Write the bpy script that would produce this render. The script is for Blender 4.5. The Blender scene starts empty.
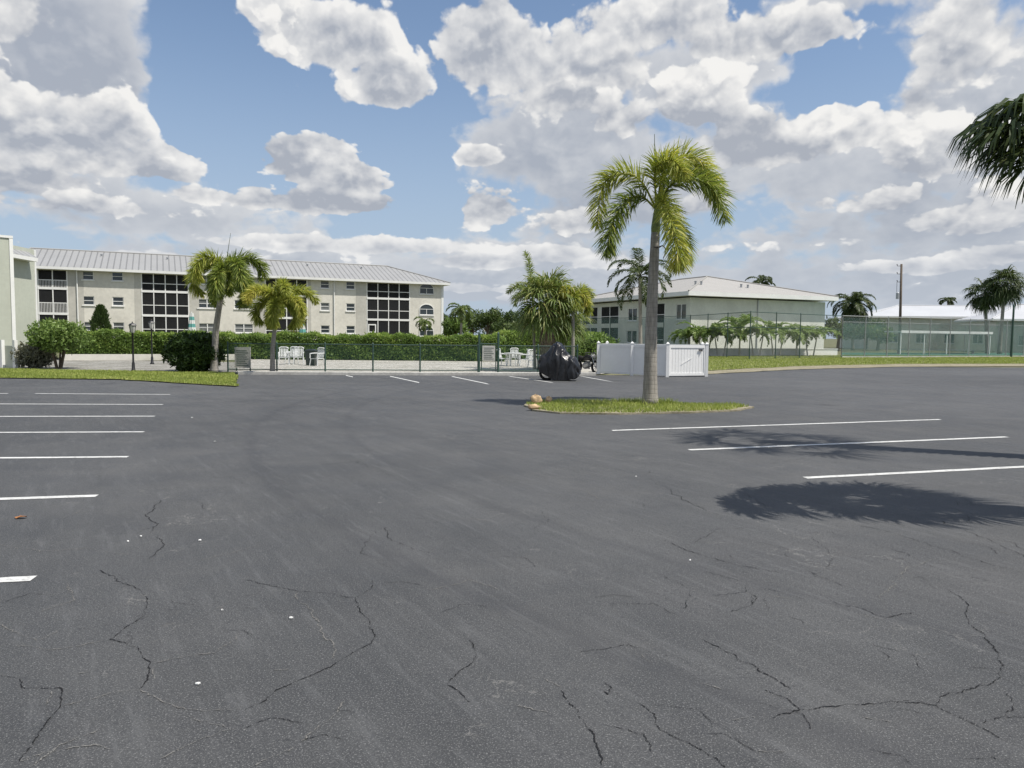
import bpy, math, random
import numpy as np
from mathutils import Vector, Matrix
rnd = random.Random(7); nr = np.random.RandomState(11)
C = bpy.context.scene.collection
sc = bpy.context.scene
R = math.radians
# ------------------------------------------------------------------ camera
CH = 1.7; F = 740.0
cd = bpy.data.cameras.new('camera'); cam = bpy.data.objects.new('camera', cd); C.objects.link(cam)
cd.sensor_width = 36; cd.lens = 36*F/1024; cd.clip_start = .05; cd.clip_end = 3000
CM = Matrix.Translation((0,0,CH)) @ Matrix.Rotation(R(90-3.79),4,'X') @ Matrix.Rotation(R(.6),4,'Z')
cam.matrix_world = CM
sc.camera = cam
try: sc.cycles.max_bounces = 5; sc.cycles.diffuse_bounces = 2; sc.cycles.glossy_bounces = 2; sc.cycles.transparent_max_bounces = 12
except Exception: pass
# ------------------------------------------------------------------ light
EL = R(60); SAZ = (1.0, -.38)
sv = Vector((SAZ[0], SAZ[1], 0)).normalized()*math.cos(EL); sv.z = math.sin(EL)
sl = bpy.data.lights.new('sun','SUN'); sl.energy = 4.3; sl.angle = R(.53); sl.color = (1,.95,.87)
so = bpy.data.objects.new('sun', sl); C.objects.link(so)
so.rotation_euler = sv.to_track_quat('Z','Y').to_euler()
sc.view_settings.view_transform = 'Standard'; sc.view_settings.look = 'None'
sc.view_settings.exposure = 0.28; sc.view_settings.gamma = 1
try: sc.view_settings.use_curve_mapping = False
except Exception: pass
w = bpy.data.worlds.new('World'); sc.world = w; w.use_nodes = True
try: w.cycles.sampling_method='MANUAL'; w.cycles.sample_map_resolution=512
except Exception: pass

def ray(px, py):
    d = CM.to_3x3() @ Vector(((px-512)/F, (384-py)/F, -1)); return d
def G(px, py, z=0.0):
    d = ray(px, py); t = (z-CH)/d.z; return Vector((d.x*t, d.y*t, z))
def AT(px, py, Y):
    d = ray(px, py); t = Y/d.y; return Vector((d.x*t, Y, CH+d.z*t))
def yh(px): return 335+(px-512)*.0105
def AZEL(px, py):
    d = ray(px, py).normalized(); return math.atan2(d.x, d.y), math.asin(d.z)

class NT:
    def __init__(s, t): s.t = t
    def n(s, typ, **k):
        nd = s.t.nodes.new(typ)
        for a, b in k.items(): setattr(nd, a, b)
        return nd
    def put(s, nd, i, v):
        if isinstance(v, bpy.types.NodeSocket): s.t.links.new(v, nd.inputs[i])
        elif v is not None: nd.inputs[i].default_value = v
    def m(s, op, a, b=None, c=None, clamp=False):
        nd = s.n('ShaderNodeMath', operation=op); nd.use_clamp = clamp
        s.put(nd,0,a); s.put(nd,1,b); s.put(nd,2,c); return nd.outputs[0]
    def v(s, op, a, b=None, out=0):
        nd = s.n('ShaderNodeVectorMath', operation=op); s.put(nd,0,a); s.put(nd,1,b); return nd.outputs[out]
    def mr(s, v, a, b, c=0.0, d=1.0, t='SMOOTHSTEP'):
        nd = s.n('ShaderNodeMapRange', interpolation_type=t)
        for i, x in enumerate((v,a,b,c,d)): s.put(nd,i,x)
        return nd.outputs[0]
    def mix(s, f, a, b, bt='MIX'):
        nd = s.n('ShaderNodeMix', data_type='RGBA', blend_type=bt)
        s.put(nd,0,f); s.put(nd,6,a); s.put(nd,7,b); return nd.outputs[2]
    def noise(s, vec, scale, detail=4, rough=.55, dist=0, out=0, dim='3D'):
        nd = s.n('ShaderNodeTexNoise', noise_dimensions=dim); s.put(nd,'Vector',vec); s.put(nd,'Scale',scale); s.put(nd,'Detail',detail)
        s.put(nd,'Roughness',rough); s.put(nd,'Distortion',dist); return nd.outputs[out]
    def vor(s, vec, scale, feature='SMOOTH_F1', detail=0, dim='3D'):
        nd = s.n('ShaderNodeTexVoronoi', feature=feature, voronoi_dimensions=dim); s.put(nd,'Vector',vec); s.put(nd,'Scale',scale)
        if 'Detail' in nd.inputs: nd.inputs['Detail'].default_value = detail
        return nd.outputs['Distance']
def rgb(*c): return (c[0], c[1], c[2], 1.0)

# ------------------------------------------------------------------ sky with cumulus, laid out by compass direction and elevation
LAYERS = [ # back to front; px, py, rx, ry, amount (direction of each bank), then edge softness, shade offset
 ([(50,50,105,62,.52),(135,35,40,40,.22),(165,15,35,14,.25),(575,150,90,60,.54),(985,90,95,90,.56),(790,185,170,60,.52),(690,85,80,50,.46),(512,285,800,42,.50),(140,215,170,36,.46),(640,215,150,40,.46),(860,230,200,50,.48),(820,8,110,14,.35),(390,290,200,30,.42)], .17, -.14, .35),
 ([(285,12,42,15,.46),(340,42,50,28,.50),(392,88,34,24,.50),(505,55,56,40,.52),(575,75,58,52,.50),(645,25,85,26,.50),(770,38,85,20,.50),(965,55,62,46,.50),(915,100,26,26,.42),(0,15,50,26,.35),(474,158,20,10,.50)], .07, .0, 1),
 ([(60,140,75,32,.54),(125,128,46,24,.46),(165,165,45,24,.50),(20,185,60,24,.42),(698,102,42,28,.50),(765,150,62,30,.48),(845,128,58,28,.52),(940,150,52,26,.48),(620,120,44,26,.40),(1010,205,40,18,.4)], .055, .0, 1),
 ([(312,162,50,28,.62),(352,178,42,22,.58),(330,204,84,14,.56),(262,200,34,14,.5),(210,196,55,12,.42),(70,205,110,14,.40),(25,240,40,12,.42),(495,212,44,24,.52),(575,222,45,16,.42),(720,205,60,20,.42),(850,205,70,18,.44),(955,222,56,18,.42)], .05, .02, 1),
 ([(300,244,80,9,.46),(395,246,70,12,.50),(480,262,60,9,.46),(165,258,80,10,.38),(545,255,50,10,.46),(625,262,50,10,.40),(735,248,60,10,.38),(835,244,60,9,.36),(900,268,90,9,.42),(1000,256,60,10,.44),(430,288,90,7,.42),(560,300,80,6,.42),(70,285,100,8,.4)], .07, -.05, .8)]
GAPS = [(203,50,26,40,.34),(236,100,44,32,.34),(300,118,46,8,.26),(392,148,26,20,.30),(430,180,20,32,.28),(178,118,14,12,.2),(800,90,70,9,.25)]
def density_group():
    g = bpy.data.node_groups.new('cloud_density','ShaderNodeTree')
    g.interface.new_socket('Dir', in_out='INPUT', socket_type='NodeSocketVector')
    g.interface.new_socket('D', in_out='OUTPUT', socket_type='NodeSocketFloat')
    t = NT(g); gi = t.n('NodeGroupInput'); go = t.n('NodeGroupOutput')
    d = gi.outputs[0]
    sp = t.n('ShaderNodeSeparateXYZ'); g.links.new(d, sp.inputs[0]); x,y,z = sp.outputs
    az = t.m('ARCTAN2', x, y); el = t.m('ARCSINE', t.m('MINIMUM', t.m('MAXIMUM', z, -1), 1))
    ew = t.m('MULTIPLY_ADD', el, .5, t.m('MULTIPLY', t.m('LOGARITHM', t.m('ADD', t.m('MAXIMUM', el, 0.0), .12), 2.71828), .31))
    cb = t.n('ShaderNodeCombineXYZ'); t.put(cb,0,az); t.put(cb,1,ew)
    P = cb.outputs[0]
    f1 = t.noise(P, 4.2, 9, .56, 0, dim='2D')
    warp = t.v('SCALE', t.v('SUBTRACT', t.noise(P, 12.0, 4, .6, out=1, dim='2D'), (.5,.5,.5))); warp.node.inputs[3].default_value = .07
    Pw = t.v('ADD', P, warp)
    v1 = t.vor(Pw, 9.0, dim='2D'); v2 = t.vor(Pw, 21.0, dim='2D'); v3 = t.vor(Pw, 50.0, dim='2D')
    for q_ in (v1,v2,v3): q_.node.inputs['Smoothness'].default_value = .4
    acc = t.m('MULTIPLY', f1, .9)
    acc = t.m('MULTIPLY_ADD', t.m('SUBTRACT', .47, v1), .20, acc)
    acc = t.m('MULTIPLY_ADD', t.m('SUBTRACT', .45, v2), .15, acc)
    acc = t.m('MULTIPLY_ADD', t.m('SUBTRACT', .45, v3), .11, acc)
    g.links.new(acc, go.inputs[0]); return g
def banks(t, q, BL):
    acc = 0.0; shd = 0.0
    for (px,py,rx,ry,am) in BL:
        a, e = AZEL(px,py); k = math.cos(a)**2
        dv = t.v('MULTIPLY', t.v('SUBTRACT', q, (a,e,0)), (F/rx/k**.5, F/ry, 0))
        dv = t.v('ADD', dv, t.v('MULTIPLY', t.v('MINIMUM', dv, (0,0,0)), (0,.55,0)))
        s2 = t.v('DOT_PRODUCT', dv, dv, out=1)
        gsn = t.m('MULTIPLY', t.m('POWER', .55, s2), am); acc = t.m('SMOOTH_MAX', gsn, acc, .12)
        shd = t.m('MULTIPLY_ADD', t.v('DOT_PRODUCT', dv, (.25,1,0), out=1), gsn, shd)
    return acc, shd
DG = density_group()
def build_sky():
    t = NT(w.node_tree); w.node_tree.nodes.clear()
    sky = t.n('ShaderNodeTexSky', sky_type='NISHITA'); sky.sun_disc = False
    sky.sun_elevation = EL; sky.sun_rotation = math.atan2(SAZ[0], SAZ[1]); sky.air_density = 1.0; sky.dust_density = .8; sky.ozone_density=1.6
    tc = t.n('ShaderNodeTexCoord'); d = tc.outputs['Generated']
    def dens(v):
        n = t.n('ShaderNodeGroup'); n.node_tree = DG; t.put(n,0,v); return n.outputs[0]
    D0 = dens(d); D1 = dens(t.v('NORMALIZE', t.v('ADD', d, (.006,0,.016)))); D2 = dens(t.v('NORMALIZE', t.v('ADD', d, (.02,0,.06))))
    grad = t.m('SUBTRACT', D0, D1); grad2 = t.m('SUBTRACT', D0, D2)
    sp = t.n('ShaderNodeSeparateXYZ'); t.put(sp,0,d); x,y,z = sp.outputs
    cae = t.n('ShaderNodeCombineXYZ'); t.put(cae,0,t.m('ARCTAN2', x, y)); t.put(cae,1,t.m('ARCSINE', z)); q = cae.outputs[0]
    N = t.m('MULTIPLY', t.m('SUBTRACT', D0, .47), 1.02)
    gap = 0.0
    for (px,py,rx,ry,am) in GAPS:
        a, e = AZEL(px,py); dv = t.v('MULTIPLY', t.v('SUBTRACT', q, (a,e,0)), (F/rx/math.cos(a), F/ry, 0))
        gap = t.m('MULTIPLY_ADD', t.m('POWER', .6, t.v('DOT_PRODUCT', dv, dv, out=1)), am, gap)
    N = t.m('SUBTRACT', N, gap)
    behind = t.mr(y, .35, -.1, 0, .22)
    hz = t.mr(z, 0.0, .17, .55, 0)
    skyc = t.mix(1.0, sky.outputs[0], rgb(1.12,1.2,1.26), 'MULTIPLY')
    col = t.mix(t.mr(z,0,.42,.85,.12), skyc, rgb(4.3,5.2,6.5))
    for i,(BL,soft,off,gk) in enumerate(LAYERS):
        bk, S = banks(t, q, BL)
        D = t.m('ADD', N, t.m('SUBTRACT', t.m('ADD', bk, behind) if i == 0 else bk, (.16,.20,.21,.22,.22)[i]))
        al = t.mr(D, 0.0, soft); thick = t.mr(D, .02, .30)
        lit = t.m('ADD', t.m('MULTIPLY_ADD', grad, 3.4*gk, .62+off), t.m('MULTIPLY', grad2, 1.5*gk))
        lit = t.m('ADD', lit, t.m('MULTIPLY', S, .55))
        lit = t.m('SUBTRACT', lit, t.m('MULTIPLY', thick, .44))
        lit = t.mr(lit, -.05, 1.05, 0, 1, 'LINEAR')
        ccol = t.mix(lit, rgb(4.0,4.3,4.9), rgb(8.9,8.8,8.6))
        ccol = t.mix(hz, ccol, rgb(5.7,6.2,7.0))
        col = t.mix(t.m('MULTIPLY', al, .97 if i else .9), col, ccol)
    bg = t.n('ShaderNodeBackground'); t.put(bg,0,col); bg.inputs[1].default_value = .084
    o = t.n('ShaderNodeOutputWorld'); w.node_tree.links.new(bg.outputs[0], o.inputs[0])
build_sky()

# ------------------------------------------------------------------ materials
def newmat(name):
    m = bpy.data.materials.new(name); m.use_nodes = True; m.node_tree.nodes.clear(); return m, NT(m.node_tree)
def finish(m, t, sh):
    o = t.n('ShaderNodeOutputMaterial'); t.t.links.new(sh, o.inputs[0]); return m
def princ(t, col, rough=.7, spec=.3, metal=0, bump=None, bstr=.3, bdist=.01):
    b = t.n('ShaderNodeBsdfPrincipled'); t.put(b,'Base Color',col); t.put(b,'Roughness',rough)
    b.inputs['Specular IOR Level'].default_value = spec; b.inputs['Metallic'].default_value = metal
    if bump is not None:
        bn = t.n('ShaderNodeBump'); bn.inputs['Strength'].default_value = bstr; bn.inputs['Distance'].default_value = bdist
        t.put(bn,'Height',bump); t.t.links.new(bn.outputs[0], b.inputs['Normal'])
    return b.outputs[0]
def obj_co(t): return t.n('ShaderNodeTexCoord').outputs['Object']
def wpos(t): return t.n('ShaderNodeNewGeometry').outputs['Position']
def simple(name, c, rough=.6, var=.12, scale=3.0, spec=.3, metal=0, bump=0, bscale=40):
    m, t = newmat(name); p = wpos(t)
    n = t.noise(p, scale, 5, .6); n2 = t.noise(p, scale*9, 3, .6)
    f = t.m('MULTIPLY_ADD', n2, .35, t.m('MULTIPLY', n, .65))
    lo = rgb(*[x*(1-var*1.6) for x in c]); hi = rgb(*[min(1,x*(1+var*1.2)) for x in c])
    col = t.mix(t.mr(f,.3,.7), lo, hi)
    return finish(m, t, princ(t, col, rough, spec, metal, t.noise(p,bscale,4) if bump else None, bump or .1))
def leafmat(name, c0, c1, c2=None, trans=.35, rough=.5):
    """tint attribute: 0..1 ; c0 dark -> c1 light -> c2 (old / yellow)"""
    m, t = newmat(name)
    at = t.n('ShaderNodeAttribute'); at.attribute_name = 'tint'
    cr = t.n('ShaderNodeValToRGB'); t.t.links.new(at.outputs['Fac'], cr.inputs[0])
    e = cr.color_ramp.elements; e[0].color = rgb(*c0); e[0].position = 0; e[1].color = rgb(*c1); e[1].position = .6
    if c2: k = e.new(1.0); k.color = rgb(*c2)
    b = princ(t, cr.outputs[0], rough, .35)
    tr = t.n('ShaderNodeBsdfTranslucent'); t.put(tr,0,t.mix(.5, cr.outputs[0], t.mix(1.0,cr.outputs[0],rgb(1.2,1.3,.6),'MULTIPLY')))
    mx = t.n('ShaderNodeMixShader'); mx.inputs[0].default_value = trans
    t.t.links.new(b, mx.inputs[1]); t.t.links.new(tr.outputs[0], mx.inputs[2])
    return finish(m, t, mx.outputs[0])

def asphalt():
    m, t = newmat('asphalt'); p = wpos(t)
    sp = t.n('ShaderNodeSeparateXYZ'); t.put(sp,0,p); x, y, z = sp.outputs
    big = t.noise(p, .12, 5, .6); mid = t.noise(p, .9, 5, .65)
    st = t.n('ShaderNodeMapping'); t.put(st,'Vector',p); st.inputs['Rotation'].default_value=(0,0,R(58))
    stv = t.v('MULTIPLY', st.outputs[0], (.25,2.4,1)); streak = t.noise(stv, 1.0, 7, .7)
    f = t.m('ADD', t.m('MULTIPLY',big,.45), t.m('MULTIPLY_ADD',mid,.33, t.m('MULTIPLY',streak,.22)))
    col = t.mix(t.mr(f,.34,.68), rgb(.044,.0455,.0475), rgb(.092,.0935,.0955))
    # grains of stone showing through the sealer
    gr = t.noise(p, 110, 2, .9); col = t.mix(t.mr(gr,.53,.70,0,.9), col, rgb(.26,.26,.255))
    gr2 = t.noise(p, 36, 5, .85); col = t.mix(t.mr(gr2,.33,.50,.8,0), col, rgb(.035,.036,.04))
    # worn greyer patches near the bays
    wp = t.m('MULTIPLY', t.mr(t.noise(p,.35,6,.7),.5,.72), .35); col = t.mix(wp, col, rgb(.125,.122,.118))
    # fine alligator cracking in patches
    wc = t.v('ADD', p, t.v('SCALE', t.v('SUBTRACT', t.noise(p,2.2,5,.7,out=1),(.5,.5,.5)))); wc.node.inputs[1].links[0].from_node.inputs[3].default_value = .55
    for sc_,wd_,lo_ in ((.85,.014,.48),(2.1,.014,.54)):
        dd = t.vor(wc, sc_, 'DISTANCE_TO_EDGE'); ms = t.mr(t.noise(p,.55,4,.6), lo_, lo_+.12)
        brk = t.mr(t.noise(p,6,3,.7),.42,.55)
        ln = t.m('MULTIPLY', t.mr(dd,0,wd_*sc_*.6,1,0), t.m('MULTIPLY', ms, brk))
        col = t.mix(t.m('MULTIPLY',ln,.75), col, t.mix(t.mr(t.noise(p,1.1,3),.48,.56), rgb(.02,.02,.021), rgb(.19,.185,.175)))
    # turning tyre tracks, arcs on the ground
    for (cx,cy,r,wd,am) in TRK:
        dv = t.v('DISTANCE', p, (cx,cy,0), out=1)
        wob = t.m('ADD', dv, t.m('MULTIPLY', t.noise(p,.6,2), .25))
        ring = t.m('SUBTRACT', 1.0, t.mr(t.m('ABSOLUTE', t.m('SUBTRACT', wob, r)), 0, wd))
        col = t.mix(t.m('MULTIPLY', ring, t.m('MULTIPLY', t.noise(p,3,4,.7), am*.38)), col, rgb(.045,.046,.05))
    col = t.mix(t.mr(t.noise(stv,5,5,.75),.5,.70,0,.30), col, rgb(.15,.152,.155))
    # oil drips
    oil = t.m('MULTIPLY', t.mr(t.vor(p,.33,'F1'),.03,.14,1,0), .45); col = t.mix(oil, col, rgb(.03,.03,.032))
    h = t.m('ADD', t.m('MULTIPLY', gr, .4), gr2)
    return finish(m, t, princ(t, col, t.mr(mid,.3,.7,.62,.82), .35, 0, h, .8, .008))
_c = G(560,470); TRK = [(15,18,20.3,.16,1.9),(15,18,18.7,.14,1.5),(9,24,16,.25,.7),(9,24,14.3,.25,.6),(-20,3,17,.25,.6),(-4,34,19,.3,.6),(-4,34,20.7,.3,.6)]
M = {}
M['asphalt'] = asphalt()
M['crack'] = simple('crack_dark', (.012,.012,.013), .9, .3, 20)
M['crackpale'] = simple('crack_dust', (.17,.165,.155), .9, .3, 60)
def paintmat():
    m, t = newmat('line_paint'); p = wpos(t)
    worn = t.m('MULTIPLY', t.mr(t.noise(p,11,7,.8),.49,.66), .75)
    col = t.mix(t.noise(p,2,4), rgb(.52,.52,.50), rgb(.72,.72,.70)); col = t.mix(worn, col, rgb(.16,.16,.16))
    return finish(m, t, princ(t, col, .6, .3))
M['paint'] = paintmat()
def groundmat(name, cols, sc_=(1.2,14,90), bump=.4):
    m, t = newmat(name); p = wpos(t)
    c = t.mix(t.mr(t.noise(p,sc_[0],5,.6),.35,.65), rgb(*cols[0]), rgb(*cols[1]))
    c = t.mix(t.mr(t.noise(p,sc_[1],5,.65),.4,.68), c, rgb(*cols[2]))
    return finish(m, t, princ(t, c, .9, .15, 0, t.noise(p,sc_[2],4), bump, .02))
M['grassbase'] = groundmat('grass_soil', ((.10,.13,.035),(.15,.18,.05),(.24,.22,.10)))
M['far'] = groundmat('far_ground', ((.07,.09,.03),(.12,.13,.06),(.2,.18,.12)), (.1,1,20))
M['shell'] = groundmat('shell_gravel', ((.24,.23,.20),(.38,.37,.34),(.13,.125,.11)), (.8,9,60))
M['sand'] = groundmat('dry_sand', ((.26,.23,.17),(.36,.32,.24),(.17,.16,.09)), (.9,9,60))
M['deck'] = groundmat('pool_deck', ((.44,.42,.38),(.56,.54,.50),(.26,.25,.21)), (.5,5,60), .1)
M['concrete'] = simple('concrete', (.46,.45,.42), .85, .2, 1.5, bump=.2)
M['stucco'] = simple('stucco_cream', (.67,.645,.58), .9, .09, .35, .15, bump=.15, bscale=25)
M['stucco2'] = simple('stucco_grey', (.50,.485,.44), .9, .09, .35, .15, bump=.15, bscale=25)
M['green'] = simple('stucco_pale_green', (.47,.49,.42), .9, .05, .35, .15, bump=.15, bscale=25)
M['greenl'] = simple('stucco_sage', (.66,.67,.60), .9, .07, .6, .15, bump=.3, bscale=8)
M['white'] = simple('white_paint', (.78,.78,.76), .5, .04, 1.0)
M['pvc'] = simple('white_vinyl', (.80,.80,.79), .35, .03, .8, .5)
M['metal'] = simple('grey_metal', (.42,.43,.44), .45, .08, 3, .5, .6)
M['black'] = simple('black_metal', (.018,.018,.02), .4, .2, 5, .5)
M['rubber'] = simple('rubber', (.02,.02,.02), .8, .2, 8)
M['dgreen'] = simple('green_post_paint', (.035,.075,.06), .45, .1, 3, .5)
M['teal'] = simple('teal_canvas', (.12,.33,.30), .8, .1, 3)
M['canvas'] = simple('white_canvas', (.62,.63,.60), .8, .1, 3)
M['dark'] = simple('interior_dark', (.05,.05,.052), .9, .2, .5)
M['wood'] = simple('weathered_pole', (.13,.105,.085), .9, .2, 3)
M['rock'] = simple('coquina_rock', (.50,.36,.22), .9, .25, 9, .15, bump=.8, bscale=30)
M['leafdry'] = simple('dry_leaf', (.33,.15,.06), .7, .3, 60)
M['paper'] = simple('paper', (.75,.75,.73), .8, .05, 60)
M['chair'] = simple('white_plastic', (.74,.75,.74), .4, .03, 2, .5)
M['signm'] = simple('sign_face', (.50,.49,.45), .6, .1, 8)
M['signink'] = simple('sign_ink', (.12,.14,.12), .6, .1, 8)
M['curtain'] = simple('pale_blind', (.16,.17,.17), .8, .1, 2)
M['whiteroof'] = simple('white_roof', (.50,.51,.53), .55, .04, .3)
def seamroof(name, c, pitch=.45):
    m, t = newmat(name); uv = t.n('ShaderNodeUVMap').outputs[0]
    sp = t.n('ShaderNodeSeparateXYZ'); t.put(sp,0,uv); u = sp.outputs[0]
    fr = t.m('FRACT', t.m('DIVIDE', u, pitch)); rib = t.m('LESS_THAN', t.m('ABSOLUTE', t.m('SUBTRACT', fr, .5)), .09)
    p = wpos(t); col = t.mix(t.noise(p,.5,5,.6), rgb(*[x*.88 for x in c]), rgb(*[x*1.1 for x in c]))
    pan = t.noise(t.m('FLOOR', t.m('DIVIDE',u,pitch)), 3.7, 1); 
    col = t.mix(t.m('MULTIPLY',rib,.7), col, rgb(*[x*.5 for x in c]))
    return finish(m, t, princ(t, col, .5, .4, .2, rib, .9, .06))
M['roof'] = seamroof('seam_metal_roof', (.37,.368,.36), .62)
def shingle():
    m, t = newmat('pale_tile_roof'); uv = t.n('ShaderNodeUVMap').outputs[0]
    br = t.n('ShaderNodeTexBrick'); t.put(br,'Vector',uv); br.inputs['Scale'].default_value = 3.0; br.inputs['Mortar Size'].default_value=.03
    br.inputs['Color1'].default_value = rgb(.36,.345,.325); br.inputs['Color2'].default_value = rgb(.42,.40,.375); br.inputs['Mortar'].default_value = rgb(.25,.24,.225)
    col = t.mix(.5, br.outputs[0], t.mix(t.noise(wpos(t),.6,5), rgb(.33,.325,.315), rgb(.42,.415,.40)))
    return finish(m, t, princ(t, col, .8, .2))
M['tile'] = shingle()
def glassmat(name, c, rough=.08):
    m, t = newmat(name); p = wpos(t)
    return finish(m, t, princ(t, t.mix(t.noise(p,.8,3), rgb(*[x*.6 for x in c]), rgb(*[x*1.5 for x in c])), rough, .6))
M['glass'] = glassmat('window_glass', (.035,.045,.05))
M['lglass'] = glassmat('lamp_glass', (.5,.5,.47), .3)
def seethrough(name, c, opac, rough=.8):
    m, t = newmat(name); p = wpos(t)
    b = princ(t, t.mix(t.noise(p,.8,5,.6), rgb(*[x*.75 for x in c]), rgb(*[x*1.25 for x in c])), rough, .2)
    tr = t.n('ShaderNodeBsdfTransparent'); mx = t.n('ShaderNodeMixShader'); t.put(mx,0,t.mr(t.noise(p,.5,4),.3,.7,opac-.07,opac+.07))
    t.t.links.new(tr.outputs[0], mx.inputs[1]); t.t.links.new(b, mx.inputs[2]); return finish(m, t, mx.outputs[0])
M['screen'] = seethrough('insect_screen', (.018,.019,.021), .80)
M['wind'] = seethrough('green_windscreen', (.03,.10,.09), .27)
M['windl'] = seethrough('pale_green_windscreen', (.12,.26,.22), .26)
def chain(name, c, cell=.055, wd=.11):
    m, t = newmat(name); uv = t.n('ShaderNodeUVMap').outputs[0]
    sp = t.n('ShaderNodeSeparateXYZ'); t.put(sp,0,uv); u, v = sp.outputs[0], sp.outputs[1]
    a = t.m('LESS_THAN', t.m('FRACT', t.m('DIVIDE', t.m('ADD',u,v), cell)), wd)
    b = t.m('LESS_THAN', t.m('FRACT', t.m('DIVIDE', t.m('ADD',t.m('SUBTRACT',u,v),50.0), cell)), wd)
    tr = t.n('ShaderNodeBsdfTransparent'); mx = t.n('ShaderNodeMixShader'); t.put(mx,0,t.m('MAXIMUM',a,b))
    t.t.links.new(tr.outputs[0], mx.inputs[1]); t.t.links.new(princ(t, rgb(*c), .5, .4), mx.inputs[2]); return finish(m, t, mx.outputs[0])
M['chain'] = chain('green_chain_link', (.05,.11,.085)); M['chaing'] = chain('grey_chain_link', (.25,.27,.27), .055, .07)
def trunkmat(name, c, ringsc=9, boots=False):
    m, t = newmat(name); p = obj_co(t)
    sp = t.n('ShaderNodeSeparateXYZ'); t.put(sp,0,p)
    zz = t.m('ADD', t.m('MULTIPLY', sp.outputs[2], ringsc), t.m('MULTIPLY', t.noise(p,2.5,3), .8))
    ring = t.mr(t.m('ABSOLUTE', t.m('SUBTRACT', t.m('FRACT', zz), .5)), .36, .5)
    mp = t.n('ShaderNodeMapping'); t.put(mp,'Vector',p); mp.inputs['Scale'].default_value=(14,14,1.5)
    fib = t.noise(mp.outputs[0], 1.5, 6, .7)
    col = t.mix(t.mr(fib,.3,.7), rgb(*[x*.7 for x in c]), rgb(*[x*1.3 for x in c]))
    col = t.mix(t.m('MULTIPLY',ring,.28), col, rgb(*[x*.45 for x in c]))
    col = t.mix(t.m('MULTIPLY',t.mr(t.noise(p,1.3,5,.7),.5,.7),.4), col, rgb(.34,.34,.31))
    h = t.m('MULTIPLY_ADD', ring, -.6, fib)
    return finish(m, t, princ(t, col, .9, .15, 0, h, .45, .012))
M['trunk'] = trunkmat('palm_bark', (.29,.27,.24)); M['boot'] = trunkmat('sabal_bark', (.20,.165,.12), 5)
M['bark'] = trunkmat('bark', (.12,.095,.07), 2)
M['shaft'] = simple('crownshaft', (.20,.25,.09), .5, .25, 3)
M['fox'] = leafmat('foxtail_leaf', (.07,.11,.028), (.25,.31,.065), (.58,.54,.13), .42)
M['foxy'] = leafmat('foxtail_leaf_yellow', (.14,.18,.035), (.36,.40,.08), (.62,.55,.14), .42)
M['sabal'] = leafmat('sabal_leaf', (0.053,0.083,0.024), (0.150,0.210,0.053), (0.360,0.330,0.120), .3)
M['dpalm'] = leafmat('dark_palm_leaf', (0.027,0.044,0.015), (0.075,0.106,0.031), (0.200,0.175,0.075), .28)
M['hedge'] = leafmat('hedge_leaf', (.06,.10,.03), (.19,.29,.07), (.38,.46,.12), .35)
M['dbush'] = leafmat('dark_shrub_leaf', (0.019,0.039,0.010), (0.046,0.085,0.019), (0.104,0.156,0.039), .2)
M['lbush'] = leafmat('light_shrub_leaf', (0.056,0.098,0.025), (0.168,0.252,0.063), (0.308,0.378,0.126), .3)
M['grey_l'] = leafmat('dry_shrub_leaf', (.11,.11,.08), (.22,.22,.16), (.34,.32,.24), .2)
M['treel'] = leafmat('tree_leaf', (0.030,0.053,0.018), (0.083,0.128,0.038), (0.165,0.195,0.060), .25)
M['grass'] = leafmat('grass_blade', (.14,.19,.04), (.34,.40,.09), (.55,.52,.22), .3, .6)
M['core'] = simple('shrub_core', (.022,.035,.012), .95, .3, 4)

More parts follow.
